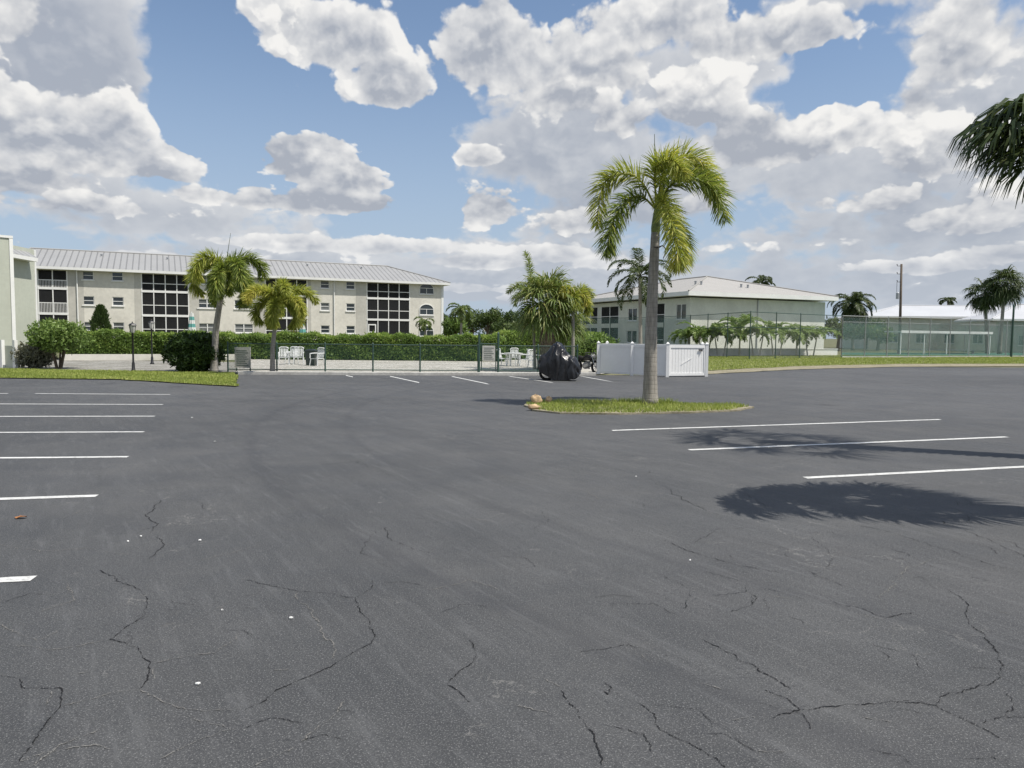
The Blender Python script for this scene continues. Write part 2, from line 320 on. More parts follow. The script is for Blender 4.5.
# ------------------------------------------------------------------ mesh tools
class MB:
    def __init__(s): s.v=[]; s.f=[]; s.n=0; s.t=[]; s.uv=None
    def add(s, V, Fs, tint=0.5):
        V = np.asarray(V, float).reshape(-1,3); s.v.append(V)
        s.f += [tuple(int(i)+s.n for i in f) for f in Fs]
        s.t.append(np.full(len(V), tint) if np.isscalar(tint) else np.asarray(tint,float)); s.n += len(V); return s
    def box(s, a, b):
        x0,y0,z0 = a; x1,y1,z1 = b
        return s.add([(x0,y0,z0),(x1,y0,z0),(x1,y1,z0),(x0,y1,z0),(x0,y0,z1),(x1,y0,z1),(x1,y1,z1),(x0,y1,z1)],
            [(0,3,2,1),(4,5,6,7),(0,1,5,4),(1,2,6,5),(2,3,7,6),(3,0,4,7)])
    def obox(s, T, u, d, z):  # box in a facade frame T: u=(u0,u1), d=(d0,d1) outwards, z=(z0,z1)
        V=[T(uu,dd,zz) for zz in z for (uu,dd) in ((u[0],d[0]),(u[1],d[0]),(u[1],d[1]),(u[0],d[1]))]
        return s.add(V, [(0,3,2,1),(4,5,6,7),(0,1,5,4),(1,2,6,5),(2,3,7,6),(3,0,4,7)])
    def tube(s, pts, rad, k=8, cap=True, tint=.5):
        P=[Vector(p) for p in pts]; n=len(P)
        if not hasattr(rad,'__len__'): rad=[rad]*n
        V=[]; up=None
        for i in range(n):
            d=(P[min(i+1,n-1)]-P[max(i-1,0)]).normalized()
            if up is None: up = d.orthogonal().normalized()
            a=(up-d*up.dot(d)).normalized(); up=a; b=d.cross(a)
            for j in range(k):
                an=2*math.pi*j/k; V.append(P[i]+(a*math.cos(an)+b*math.sin(an))*rad[i])
        Fs=[(i*k+j,i*k+(j+1)%k,(i+1)*k+(j+1)%k,(i+1)*k+j) for i in range(n-1) for j in range(k)]
        if cap: Fs += [tuple(range(k))[::-1], tuple(range((n-1)*k,n*k))]
        return s.add([tuple(v) for v in V], Fs, tint)
    def lathe(s, prof, c=(0,0,0), k=14):
        return s.tube([(c[0],c[1],c[2]+z) for r,z in prof], [max(r,.001) for r,z in prof], k)
    def quads(s, P, A, B, tint):  # n quads centre-line base P, along A, half width B
        n=len(P); V=np.stack([P-B,P+B,P+A+B*.55,P+A-B*.55],1).reshape(-1,3)
        base=np.arange(n)*4
        return s.add(V, np.stack([base,base+1,base+2,base+3],1).tolist(), np.repeat(tint,4))
def build(name, mb, mat, parent=None, smooth=False, uv=None, label=None):
    V=np.concatenate(mb.v) if mb.v else np.zeros((0,3)); off=np.zeros(3); p=parent
    while p is not None: off += np.array(p.location); p=p.parent
    me=bpy.data.meshes.new(name); me.from_pydata((V-off).tolist(), [], mb.f)
    a=me.attributes.new('tint','FLOAT','POINT'); a.data.foreach_set('value', np.concatenate(mb.t).astype(np.float32))
    if uv is not None:
        l=me.uv_layers.new(name='UVMap'); vi=np.empty(len(me.loops),np.int32); me.loops.foreach_get('vertex_index',vi)
        l.data.foreach_set('uv', np.asarray(uv,np.float32)[vi].ravel())
    if smooth: me.polygons.foreach_set('use_smooth',[True]*len(me.polygons))
    me.materials.append(M[mat] if isinstance(mat,str) else mat)
    o=bpy.data.objects.new(name,me); C.objects.link(o)
    if parent is not None: o.parent=parent
    if label: o['label']=label
    return o
def tag(o, label, cat, group=None, kind=None):
    o['label']=label; o['category']=cat
    if group: o['group']=group
    if kind: o['kind']=kind
    return o
def thing(name, label, cat, loc=(0,0,0), group=None):
    o=bpy.data.objects.new(name,None); o.empty_display_size=.3; C.objects.link(o); o.location=loc; return tag(o,label,cat,group)
def struct(name, mb, mat, uv=None):
    o=build(name,mb,mat,uv=uv); o['kind']='structure'; return o
def copy_tree(o, loc, rz=0, sc_=1, label=None):
    c=o.copy(); C.objects.link(c)
    def rec(a,b):
        for ch in a.children:
            d=ch.copy(); C.objects.link(d); d.parent=b; rec(ch,d)
    rec(o,c); c.location=loc; c.rotation_euler=(0,0,rz); c.scale=(sc_,)*3
    if label: c['label']=label
    return c
def poly(mb, pts, z):
    return mb.add([(p[0],p[1],z) for p in pts], [tuple(range(len(pts)))])

# ------------------------------------------------------------------ ground
g=MB(); poly(g,[(-1500,-300),(1500,-300),(1500,2500),(-1500,2500)],-.02); struct('ground',g,'far')
far=[G(-260,376),G(0,378.5),G(120,380),G(233,386.5)]
lot=[Vector((-40,-12,0)),Vector((45,-12,0)),Vector((60,50,0)),G(1024,367.5),G(900,367),G(800,369.5),G(707,374.5),G(595,375.2),G(420,374.2),G(245,373.2)]
lotpts=lot+[G(236,373.5),G(236,387)]+far[:3][::-1]
g=MB(); poly(g,[(p.x,p.y) for p in lotpts],0); struct('parking_lot',g,'asphalt')
# painted bay lines
def line(a,b,wd=.11):
    a=G(*a);b=G(*b); d=(b-a).normalized(); n=Vector((-d.y,d.x,0)); D=G(300,400)-G(110,560); D.normalize()
    k=wd/2/abs(n.dot(D)); mb=MB(); n2=D*k
    N=24; V=[];
    for i in range(N+1):
        p=a.lerp(b,i/N)+n*rnd.uniform(-.005,.005); V+= [p-n2,p+n2]
    mb.add([(v.x,v.y,.004) for v in V],[(2*i,2*i+2,2*i+3,2*i+1) for i in range(N)])
    struct('parking_line',mb,'paint')
for a,b in [((-330,600),(34,578.5)),((-330,510),(97,496)),((-330,461),(128,457)),((-330,434),(144,432)),((-300,417),(155,416.3)),((-300,403),(163,404.6)),((35,393.6),(170,394.6)),((-200,393.2),(8,393.6)),
            ((612,430.6),(940,419.6)),((689,450),(1007,437)),((805,478),(1220,457)),
            ((390,376.3),(419,382.6)),((452,376.5),(488,384)),((509,376.3),(552,382.5)),((582,376.5),(608,381)),((346,375.5),(353,377))]: line(a,b)
# cracks
CR=[[(385,527),(388,538),(400,543),(415,550),(430,553)],
[(372,580),(372,588),(355,598),(358,607),(368,620),(375,635),(372,643),(350,655),(330,668),(300,680),(277,690),(262,703),(245,710)],
[(355,598),(330,594),(300,592),(270,586),(245,580)],
[(470,640),(477,655),(470,665),(458,673),(447,684),(460,692),(470,703)],
[(100,570),(120,582),(140,590),(147,600),(145,615),(125,628),(110,640),(138,648),(150,664),(148,680),(140,690)],
[(605,683),(612,688),(608,695),(604,691)],[(638,703),(655,715),(660,730),(680,740),(705,752),(728,770)],
[(665,540),(685,550),(710,558),(740,566),(780,573)],[(805,570),(820,577),(845,588)],
[(826,598),(840,605),(860,608),(875,615),(886,618),(915,613)],[(875,545),(905,553),(925,563),(945,572),(990,582)],
[(945,588),(960,597),(968,605),(965,613),(970,625),(985,635),(998,655),(1002,672),(990,685),(965,690),(940,698),(936,706),(920,703),(890,702),(865,705),(845,705),(820,708),(800,710),(770,718)],
[(936,706),(960,718),(985,730),(1003,740)],[(800,710),(785,698),(765,690)],[(730,612),(752,606),(757,598),(750,594)],
[(860,525),(900,535),(960,555),(1024,575)],[(940,520),(1000,545),(1030,560)],[(645,470),(690,503),(720,515)],
[(0,676),(20,680),(22,688),(60,688),(62,700),(60,708),(45,725),(35,740),(20,762)],[(160,500),(150,520),(165,545),(150,560)],
[(700,640),(735,655),(790,690)],[(560,690),(590,730),(600,768)]]
CP=[[(110,640),(80,646),(50,650),(15,645)],[(150,664),(180,658),(215,653),(235,640),(240,632)],[(62,706),(90,700),(115,692),(140,690)],
[(140,690),(160,700),(190,710),(240,709)],[(0,625),(12,632),(40,640),(60,630)],[(20,762),(50,752),(95,745),(110,750)],[(180,715),(230,730),(200,740),(160,760)],
[(60,580),(75,600),(40,612)],[(200,560),(235,552),(260,545)],[(300,600),(330,640),(335,660)],[(250,768),(300,745),(330,720),(345,700)],[(430,590),(470,580),(500,590)],
[(520,470),(560,480),(600,500)],[(880,600),(905,570),(935,560)],[(0,545),(40,552),(90,548),(130,555)],[(30,768),(60,745),(100,730)]]
def ribbon(mb, P, w0, seed, gap=.12):
    r=random.Random(seed); pts=[G(*p) for p in P]
    for it in range(6):
        q=[]; am_=(.03,.05,.09,.12,.12,.12)[it]
        for a,b in zip(pts,pts[1:]):
            L=(b-a).length; n=Vector((-(b-a).y,(b-a).x,0)); n=n.normalized() if L>1e-6 else n
            q+=[a,(a+b)/2+n*r.gauss(0,am_)*L]
        pts=q+[pts[-1]]
    V=[];Fs=[]; wcur=w0
    for i,p in enumerate(pts):
        d=(pts[min(i+1,len(pts)-1)]-pts[max(i-1,0)]); n=Vector((-d.y,d.x,0)).normalized()
        wcur=max(.15*w0,min(1.8*w0,wcur+r.gauss(0,.3)*w0)); e=min(1,i/6,(len(pts)-1-i)/6)
        V+=[p-n*wcur*e/2-n*r.uniform(0,.2)*w0,p+n*wcur*e/2]
    k=True
    for i in range(len(pts)-1):
        if r.random()<gap: k=not k
        if k or r.random()<.75: Fs.append((2*i,2*i+2,2*i+3,2*i+1))
    mb.add([(v.x,v.y,.0035) for v in V],Fs)
g=MB()
for i,P in enumerate(CR): ribbon(g,P,.0036,i,.05)
struct('asphalt_crack',g,'crack')
g=MB()
for i,P in enumerate(CP): ribbon(g,P,.0035,i+50,.2)
for i in range(30):   # short hairlines
    a=(rnd.uniform(0,1024),rnd.uniform(430,760)); L=rnd.uniform(10,45); an=rnd.gauss(.3,.5) if a[0]>450 else rnd.gauss(-.5,.8)
    ribbon(g,[a,(a[0]+L*math.cos(an),a[1]+L*.35*math.sin(an))],.0035,i+100,.4)
struct('asphalt_hairline',g,'crackpale')
g=MB()
for i in range(62):
    a=(rnd.uniform(0,1060),rnd.uniform(450,760)) if i<22 else (rnd.uniform(560,1060),rnd.uniform(490,720)); L=rnd.uniform(12,60); an=rnd.gauss(.35,.5) if a[0]>450 else rnd.gauss(-.5,.8)
    ribbon(g,[a,(a[0]+L*math.cos(an),a[1]+L*.4*math.sin(an)+rnd.uniform(-2,2)),(a[0]+1.7*L*math.cos(an+.4),a[1]+.7*L*math.sin(an+.4))],.0022,i+300,.35)
struct('asphalt_fine_crack',g,'crack')

def jag(pts, amp, seed):
    r=random.Random(seed); out=[]
    for a,b in zip(pts,pts[1:]+pts[:1]):
        L=(b-a).length
        if L>60: out.append(a); continue
        n=max(1,int(L/.35)); nn=Vector((-(b-a).y,(b-a).x,0)).normalized(); o=0
        for i in range(n): o=.7*o+r.gauss(0,amp); out.append(a.lerp(b,i/n)+nn*(o if i else 0))
    return out
def blades(name, polyg, n, h, label, seed=1, zbase=0.02, patch=.9, wd=.012):
    r=np.random.RandomState(seed); P=np.array([(p[0],p[1]) for p in polyg]); mn=P.min(0);mx=P.max(0)
    X=r.uniform(mn,mx,(n*4,2)); ins=np.zeros(len(X),bool); j=len(P)-1
    for i in range(len(P)):
        c=((P[i,1]>X[:,1])!=(P[j,1]>X[:,1]))&(X[:,0]<(P[j,0]-P[i,0])*(X[:,1]-P[i,1])/(P[j,1]-P[i,1]+1e-12)+P[i,0]); ins^=c; j=i
    X=X[ins][:n]; m=len(X)
    pat=np.sin(X[:,0]*1.3+seed)*np.cos(X[:,1]*1.7)+.5*np.sin(X[:,0]*4.1+2)*np.cos(X[:,1]*5.3); hh=h*(.6+.5*r.rand(m))*(1+.25*pat)
    A=np.stack([r.normal(0,.4,m)*hh,r.normal(0,.4,m)*hh,hh],1); an=r.uniform(0,6.28,m); B=np.stack([np.cos(an),np.sin(an),np.zeros(m)],1)*wd
    P0=np.concatenate([X,np.full((m,1),zbase)],1)
    V=np.stack([P0-B,P0+B,P0+A],1).reshape(-1,3); b=np.arange(m)*3
    mb=MB(); mb.add(V,np.stack([b,b+1,b+2],1).tolist(),np.repeat(np.clip(.45+.16*pat+r.normal(0,.17,m),0,1),3))
    o=build(name,mb,'grass'); tag(o,label,'grass',None,'stuff'); return o
# left verge
ls=[G(-260,376),G(0,378.5),G(120,380),G(236,387),G(236,373.5),G(120,371.5),G(0,369.5),G(-260,366)]
ls=jag(ls,.045,1); g=MB(); poly(g,ls,.03); struct('grass_verge_soil',g,'grassbase')
blades('grass',ls,52000,.06,'mown green grass verge along the left edge of the car park',1,.03,wd=.013)
# gravel bed left behind verge
gb=[G(-300,366),G(0,369.2),G(120,371.3),G(236,373.2),G(240,362.5),G(-300,352)]
g=MB(); poly(g,gb,.012); struct('shell_gravel_bed',g,'shell')
# pool deck behind fence
pd=[G(236,373),G(420,373.6),G(597,374.6),G(720,362),G(600,356),G(236,358)]
g=MB(); poly(g,pd,.016); struct('pool_deck',g,'deck')
# island
isl=[(524,406.5),(532,402.5),(560,402),(620,402),(680,404),(735,405.5),(754,408),(740,411),(690,413.5),(620,414.8),(560,414),(532,411)]
ip=jag([G(*p) for p in isl],.035,2); g=MB(); poly(g,ip,.035); 
for a,b in zip(ip,ip[1:]+ip[:1]): g.add([(a.x,a.y,0),(b.x,b.y,0),(b.x,b.y,.035),(a.x,a.y,.035)],[(0,1,2,3)])
struct('island_soil',g,'sand')
blades('grass',[b_+Vector((math.cos(k_)*(.55+.3*math.sin(3*k_)),math.sin(k_)*.32,0)) for b_ in (G(650,405.2),) for k_ in np.linspace(0,6.0,14)],520,.2,'taller tufts of grass right around the foot of the tall palm',6,.035,wd=.01)
ctr=sum(ip,Vector())/len(ip); ib=jag([ctr+(p_-ctr)*(.965+.03*math.sin(i_*1.3)) for i_,p_ in enumerate(ip)],.03,8)
blades('grass',ib,9000,.085,'small green grass island around the foot of the tall palm',5,.035,wd=.009)
# right verge
kb=[G(707,374.5),G(800,369.5),G(900,367),G(1024,367.5-.9),G(1300,369)]
kb2=[G(707,371.2),G(800,366.3),G(900,364.2),G(1024,364),G(1300,366)]
g=MB(); poly(g,jag(kb+kb2[::-1],.05,4),.02); struct('sand_verge',g,'sand')
fb=[G(600,360),G(700,357),G(820,355.3),G(1024,356),G(1300,359)]
rp=jag(kb2+fb[::-1],.07,3); g=MB(); poly(g,rp,.028); struct('grass_verge_soil',g,'grassbase')
blades('grass',rp,60000,.085,'green grass strip in front of the tall court fence on the right',9,.028,wd=.022)
g=MB()
for k,(a,b) in enumerate(zip(kb2,kb2[1:])):
    pass

def kerb(a,b,h=.13,wd=.16,label='',name='kerb'):
    d=(b-a).normalized(); n=Vector((-d.y,d.x,0)); mb=MB(); N=max(2,int((b-a).length/1.2)); V=[];Fs=[]
    for i in range(N+1):
        p=a.lerp(b,i/N)+n*rnd.uniform(-.01,.01); V+=[p, p+Vector((0,0,h-.02))+n*.0, p+n*.02+Vector((0,0,h)), p+n*wd+Vector((0,0,h)), p+n*wd]
    for i in range(N):
        for j in range(4): Fs.append((5*i+j,5*i+5+j,5*i+6+j,5*i+1+j))
    mb.add([tuple(v) for v in V],Fs); struct(name,mb,'concrete')
kerb(G(238,374.6),G(420,375.4)); kerb(G(420,375.4),G(596,375.6))
# ------------------------------------------------------------------ facade frame
class Fac:
    def __init__(s,p0,p1):
        s.o=Vector((p0[0],p0[1],0)); e=Vector((p1[0],p1[1],0))-s.o; s.L=e.length; s.d=e/s.L; s.n=Vector((s.d.y,-s.d.x,0))
    def T(s,u,d,z): p=s.o+s.d*u+s.n*d; return (p.x,p.y,z)
    def uz(s,px,py):
        r=ray(px,py); c=Vector((0,0,CH)); t=(s.o-c).dot(s.n)/r.dot(s.n); p=c+r*t; return (p-s.o).dot(s.d), p.z
def wall_open(mb,T,u0,u1,z0,z1,ops,rev=.14,d=0):
    us=sorted(set([u0,u1]+[x for o in ops for x in o[:2]])); zs=sorted(set([z0,z1]+[x for o in ops for x in o[2:4]]))
    for a,b in zip(us,us[1:]):
        for c,e in zip(zs,zs[1:]):
            m=((a+b)/2,(c+e)/2)
            if any(o[0]<m[0]<o[1] and o[2]<m[1]<o[3] for o in ops): continue
            mb.add([T(a,d,c),T(b,d,c),T(b,d,e),T(a,d,e)],[(0,1,2,3)])
    for (a,b,c,e) in ops:
        for q in (((a,c),(b,c)),((b,c),(b,e)),((b,e),(a,e)),((a,e),(a,c))):
            (x0,y0),(x1,y1)=q; mb.add([T(x0,d,y0),T(x1,d,y1),T(x1,d-rev,y1),T(x0,d-rev,y0)],[(0,1,2,3)])
def window(T,a,b,c,e,par,d=0,split='h',rev=.14,wn=2,label=None):
    g=MB(); g.add([T(a,d-rev+.02,c),T(b,d-rev+.02,c),T(b,d-rev+.02,e),T(a,d-rev+.02,e)],[(0,1,2,3)])
    wo=build('window',g,'glass',par,label=label)
    k_=rnd.random()
    if k_<.6:
        bl=MB(); zl=c+(e-c)*(0.05 if k_<.2 else .5 if k_<.4 else .7); bl.add([T(a,d-rev+.024,zl),T(b,d-rev+.024,zl),T(b,d-rev+.024,e),T(a,d-rev+.024,e)],[(0,1,2,3)]); build('blind',bl,'curtain',wo)
    f=MB(); t=.07; dd=(d-rev+.03,d-rev+.09)
    f.obox(T,(a,a+t),dd,(c,e)); f.obox(T,(b-t,b),dd,(c,e)); f.obox(T,(a+t,b-t),dd,(e-t,e)); f.obox(T,(a+t,b-t),dd,(c,c+t))
    dm=(d-rev+.03,d-rev+.07)
    if 'h' in split: f.obox(T,(a+t,b-t),dm,((c+e)/2-.03,(c+e)/2+.03))
    if 'v' in split:
        for k in range(1,wn): u=a+(b-a)*k/wn; f.obox(T,(u-.05,u+.05),(d-rev+.03,d-rev+.11),(c+t,e-t))
    build('frame',f,'white',wo)
    s=MB(); s.obox(T,(a-.08,b+.08),(d+.003,d+.09),(c-.11,c-.003)); build('sill',s,'white',wo)
    return wo
def lanai(T,a,b,zb,cols,par,rail=False,depth=1.6,d=0,door=False,label=None):
    """screened balcony stack: zb list of (z0,z1) bays"""
    g=MB()  # dark room behind
    z0=zb[0][0]; z1=zb[-1][1]
    g.add([T(a,d-depth,z0),T(b,d-depth,z0),T(b,d-depth,z1),T(a,d-depth,z1)],[(0,1,2,3)])
    for u in (a,b): g.add([T(u,d,z0),T(u,d-depth,z0),T(u,d-depth,z1),T(u,d,z1)],[(0,1,2,3)])
    o=build('screened_balcony',g,'stucco2',par,label=label)
    f=MB(); s=MB()
    for i,(p,q) in enumerate(zb):
        if i<len(zb)-1: fl=MB(); fl.obox(T,(a,b),(d-depth,d-.05),(q,q+.2)); build('floor_slab',fl,'stucco2',o)
        w_=.05
        for k in range(cols+1):
            u=a+(b-a)*k/cols; f.obox(T,(u-w_,u+w_),(d-.06,d+.04),(p,q))
        for k in range(cols):
            u0=a+(b-a)*k/cols+w_; u1=a+(b-a)*(k+1)/cols-w_; zm=p+(q-p)*.42
            if not (door and i==0): f.obox(T,(u0,u1),(d-.04,d+.03),(zm-.04,zm+.04))
            s.add([T(u0,d-.01,p),T(u1,d-.01,p),T(u1,d-.01,q),T(u0,d-.01,q)],[(0,1,2,3)])
            if rail and i<len(zb):
                for j in range(9):
                    uu=u0+(u1-u0)*(j+.5)/9; f.obox(T,(uu-.02,uu+.02),(d+.0,d+.03),(p,zm-.04))
        if i<len(zb)-1: f.obox(T,(a-.06,b+.06),(d-.05,d+.06),(q,zb[i+1][0]))
    build('screen',s,'screen',o); build('frame',f,'white',o)

    if door:
        dr=MB(); u0=a+.12; u1=a+1.15; p,q=zb[0]; q2=p+2.0
        for x in ((u0,u0+.14),(u1-.14,u1)): dr.obox(T,x,(d+.045,d+.08),(p,q2))
        for z in ((p,p+.2),(p+.9,p+1.05),(q2-.15,q2)): dr.obox(T,(u0+.14,u1-.14),(d+.045,d+.08),z)
        build('screen_door',dr,'white',o)
    return o
def hip_roof(name,F,u0,u1,d0,d1,ze,zr,par,mat,hipL=True,hipR=True,over=.7,fascia=.28):
    """F frame, d0 front (outwards) .. d1 back (negative)"""
    a,b,c,e=u0-(over if hipL else .2),u1+over,d0+over,d1-over; mid=(c+e)/2; run=(c-e)/2
    rl=a+(run if hipL else 0); rr=b-(run if hipR else 0); T=F.T
    mb=MB(); uv=[]
    def face(pts,ufun):
        mb.add([T(*p) for p in pts],[tuple(range(len(pts)))]); uv.extend([ufun(p) for p in pts])
    face([(a,c,ze),(b,c,ze),(rr,mid,zr),(rl,mid,zr)],lambda p:(p[0],p[1]))
    face([(b,e,ze),(a,e,ze),(rl,mid,zr),(rr,mid,zr)],lambda p:(p[0],p[1]))
    face([(b,c,ze),(b,e,ze),(rr,mid,zr)],lambda p:(p[1],p[0])); face([(a,e,ze),(a,c,ze),(rl,mid,zr)],lambda p:(p[1],p[0]))
    ro=build(name,mb,mat,par,uv=uv)
    f=MB()
    f.obox(T,(a,b),(c-.05,c+.02),(ze-fascia,ze-.002)); f.obox(T,(b-.05,b+.02),(e,c-.05),(ze-fascia,ze-.002)); f.obox(T,(a-.02,a+.05),(e,c-.05),(ze-fascia,ze-.002))
    f.obox(T,(a+.05,b-.05),(e,c-.05),(ze-fascia,ze-fascia+.03))
    build('fascia',f,'white',ro)
    rc=MB()
    for p,q in (((rl,mid,zr),(rr,mid,zr)),((b,c,ze),(rr,mid,zr)),((b,e,ze),(rr,mid,zr)),((a,c,ze),(rl,mid,zr))):
        P=Vector(T(*p))+Vector((0,0,.04));Q=Vector(T(*q))+Vector((0,0,.04)); rc.tube([P,Q],.09,6)
    build('ridge_cap',rc,mat,ro,uv=[(0.02,0)]*rc.n)
    return ro,(a,b,c,e,mid,rl,rr)

# ------------------------------------------------------------------ long three storey building
Fp0=G(40,yh(40)+CH*F/79); Fp1=G(443,yh(443)+CH*F/98.5)
FA=Fac(Fp0,Fp1)
B1=thing('apartment_building','long cream three storey apartment building with a pale ribbed metal roof behind the hedge','building',tuple(FA.o))
EZ=8.45; ops=[]; wins=[]; lan=[]
rows=[2.16,4.96,7.70]
def U(px): return FA.uz(px,300)[0]
uw=lambda px,half: (U(px)-half,U(px)+half)
for px in (88.5,118,325,350.5):
    for z in rows: wins.append((*uw(px,.55),z-.48,z+.48,'h'))
for px in (207,243.5):
    for z in rows: wins.append((*uw(px,1.02),z-.52,z+.52,'hv'))
bays=[(.9,3.35),(3.6,6.05),(6.3,8.1)]
lans=[(38.5,67.5,2,True,False),(142,188.5,4,False,False),(265.5,307,4,False,False),(367,409.5,4,False,True)]
for a,b,c,rl_,dr in lans:
    ops.append((U(a),U(b),bays[0][0],bays[-1][1]))
g=MB(); wall_open(g,FA.T,-1.2,FA.L,0,EZ-.25,ops+[w_[:4] for w_ in wins])
# returns and back
g.add([FA.T(FA.L,0,0),FA.T(FA.L,-12,0),FA.T(FA.L,-12,EZ-.25),FA.T(FA.L,0,EZ-.25)],[(0,1,2,3)])
g.add([FA.T(-1.2,-12,0),FA.T(FA.L,-12,0),FA.T(FA.L,-12,EZ-.25),FA.T(-1.2,-12,EZ-.25)],[(0,1,2,3)])
g.add([FA.T(-1.2,0,0),FA.T(-1.2,-12,0),FA.T(-1.2,-12,EZ-.25),FA.T(-1.2,0,EZ-.25)],[(0,1,2,3)])
build('wall',g,'stucco',B1)
# flat grey strips beside the balconies, shade of wall recesses put into their colour
for a,b in ((68.5,84),(189.5,199),(254,264.5),(308,311),(356,366),(134.5,141)):
    g=MB(); g.obox(FA.T,(U(a),U(b)),(.002,.012),(0,EZ-.28)); build('recess_shade',g,'stucco2',B1,label='flat grey strip for recess shade beside the balconies')
for (a,b,c,e,s) in wins: window(FA.T,a,b,c,e,B1,split=s)
for a,b,c,rl_,dr in lans: lanai(FA.T,U(a),U(b),bays,c,B1,rail=rl_,door=dr)
# arched windows
for z in rows:
    a,b=uw(426.5,.95); g=MB(); c=(a+b)/2; zz=z-.75; ring=[(a,zz),(b,zz)]+[(c+.95*math.cos(t),z-.02+.66*math.sin(t)) for t in np.linspace(0,math.pi,14)]
    g.add([FA.T(u,.02,v) for u,v in ring],[tuple(range(len(ring)))]); wo=build('arched_window',g,'glass',B1)
    f=MB(); 
    path=[(a,zz)]+[(c+.95*math.cos(t),z-.02+.66*math.sin(t)) for t in np.linspace(math.pi,0,14)]+[(b,zz),(a,zz)]
    f.tube([FA.T(u,.04,v) for u,v in path],.06,5); f.obox(FA.T,(a,b),(.022,.06),(z-.03,z+.03)); f.obox(FA.T,(c-.03,c+.03),(.022,.055),(zz,z-.03)); build('frame',f,'white',wo)
    s=MB(); s.obox(FA.T,(a-.1,b+.1),(.003,.1),(zz-.14,zz-.065)); build('sill',s,'white',wo)
for px in (77.5,334):
    g=MB(); g.tube([FA.T(U(px),.1,.2),FA.T(U(px),.1,EZ-.3),FA.T(U(px),.45,EZ-.2)],.07,6); build('downspout',g,'white',B1)
g=MB(); g.obox(FA.T,(FA.L-.28,FA.L+.03),(.003,.05),(0,EZ-.3)); build('corner_trim',g,'white',B1)
_,rg=hip_roof('roof',FA,-1.2,FA.L,0,-12,EZ,10.85,B1,'roof',hipL=False,over=.72)
for px in (79,149,297,354):  # roof vents
    u=U(px)+2; g=MB(); g.lathe([(.09,0),(.09,.35),(.14,.36),(.14,.44),(.02,.46)],FA.T(u,-4.2,10.0),8); build('roof_vent',g,'metal',B1)

# ------------------------------------------------------------------ green stucco wing at the left edge
zA=56; q0=G(-150,yh(-150)+CH*F/50); q1=G(15.5,yh(15.5)+CH*F/57)
FB=Fac(q0,q1)
B2=thing('stucco_building','pale green stucco building with white trim cut by the left edge of the photo','building',tuple(q1))
u1,zt=FB.uz(15,237)
g=MB(); wall_open(g,FB.T,0,FB.L,0,zt,[]); 
for a,b in (((FB.L,0),(FB.L,-5.5)),((0,0),(0,-5.5)),((0,-5.5),(FB.L,-5.5))):
    g.add([FB.T(a[0],a[1],0),FB.T(b[0],b[1],0),FB.T(b[0],b[1],zt),FB.T(a[0],a[1],zt)],[(0,1,2,3)])
g.add([FB.T(0,0,zt),FB.T(FB.L,0,zt),FB.T(FB.L,-5.5,zt),FB.T(0,-5.5,zt)],[(0,1,2,3)])
build('wall',g,'green',B2)
g=MB(); g.obox(FB.T,(0,FB.L+.06),(.003,.08),(zt-.12,zt+.06)); g.obox(FB.T,(FB.L-.18,FB.L+.06),(.003,.06),(0,zt-.12)); build('trim',g,'white',B2)
# rear wall, seen past the front block
q2=G(12,yh(12)+CH*F/62); q3=G(38,yh(38)+CH*F/66); FC=Fac(q2,q3); _,z2=FC.uz(36,250)
g=MB(); wall_open(g,FC.T,-3,FC.L,0,z2,[]); g.add([FC.T(FC.L,0,0),FC.T(FC.L,-9,0),FC.T(FC.L,-9,z2),FC.T(FC.L,0,z2)],[(0,1,2,3)])
g.add([FC.T(-3,0,z2),FC.T(FC.L,0,z2),FC.T(FC.L,-9,z2),FC.T(-3,-9,z2)],[(0,1,2,3)])
build('rear_wall',g,'green',B2); g=MB(); g.obox(FC.T,(FC.L-.2,FC.L+.04),(.003,.06),(0,z2)); build('corner_trim',g,'white',B2)
g=MB(); _,ze2=FC.uz(30,262)
g.obox(FC.T,(-1.5,FC.L-1.1),(.003,.8),(ze2,ze2+.32)); build('canopy',g,'white',B2,label='white projecting eave band')
g=MB(); g.add([FC.T(-1.5,.8,ze2+.33),FC.T(FC.L-1.1,.8,ze2+.33),FC.T(FC.L-1.1,.004,ze2+.85),FC.T(-1.5,.004,ze2+.85)],[(0,1,2,3)]); build('canopy_roof',g,'roof',B2,uv=[(0,0),(3,0),(3,1),(0,1)])
# white low wall and posts at far left
def at_ground(px,py): p=G(px,py); return p
WL=thing('low_wall','low pale green wall with white posts at the far left edge','wall',tuple(G(8,368)))
a=G(-60,366); b=G(17,368.5); FW=Fac(a,b); g=MB(); g.obox(FW.T,(0,FW.L),(-.15,0),(0,1.0)); build('panel',g,'green',WL)
for px in (4,17): 
    u=FW.uz(px,360)[0]; g=MB(); g.obox(FW.T,(u-.07,u+.07),(.003,.15),(0,1.25)); build('post',g,'white',WL)
g=MB(); g.obox(FW.T,(0,FW.L+.05),(-.18,.16),(1.003,1.07)) ; 

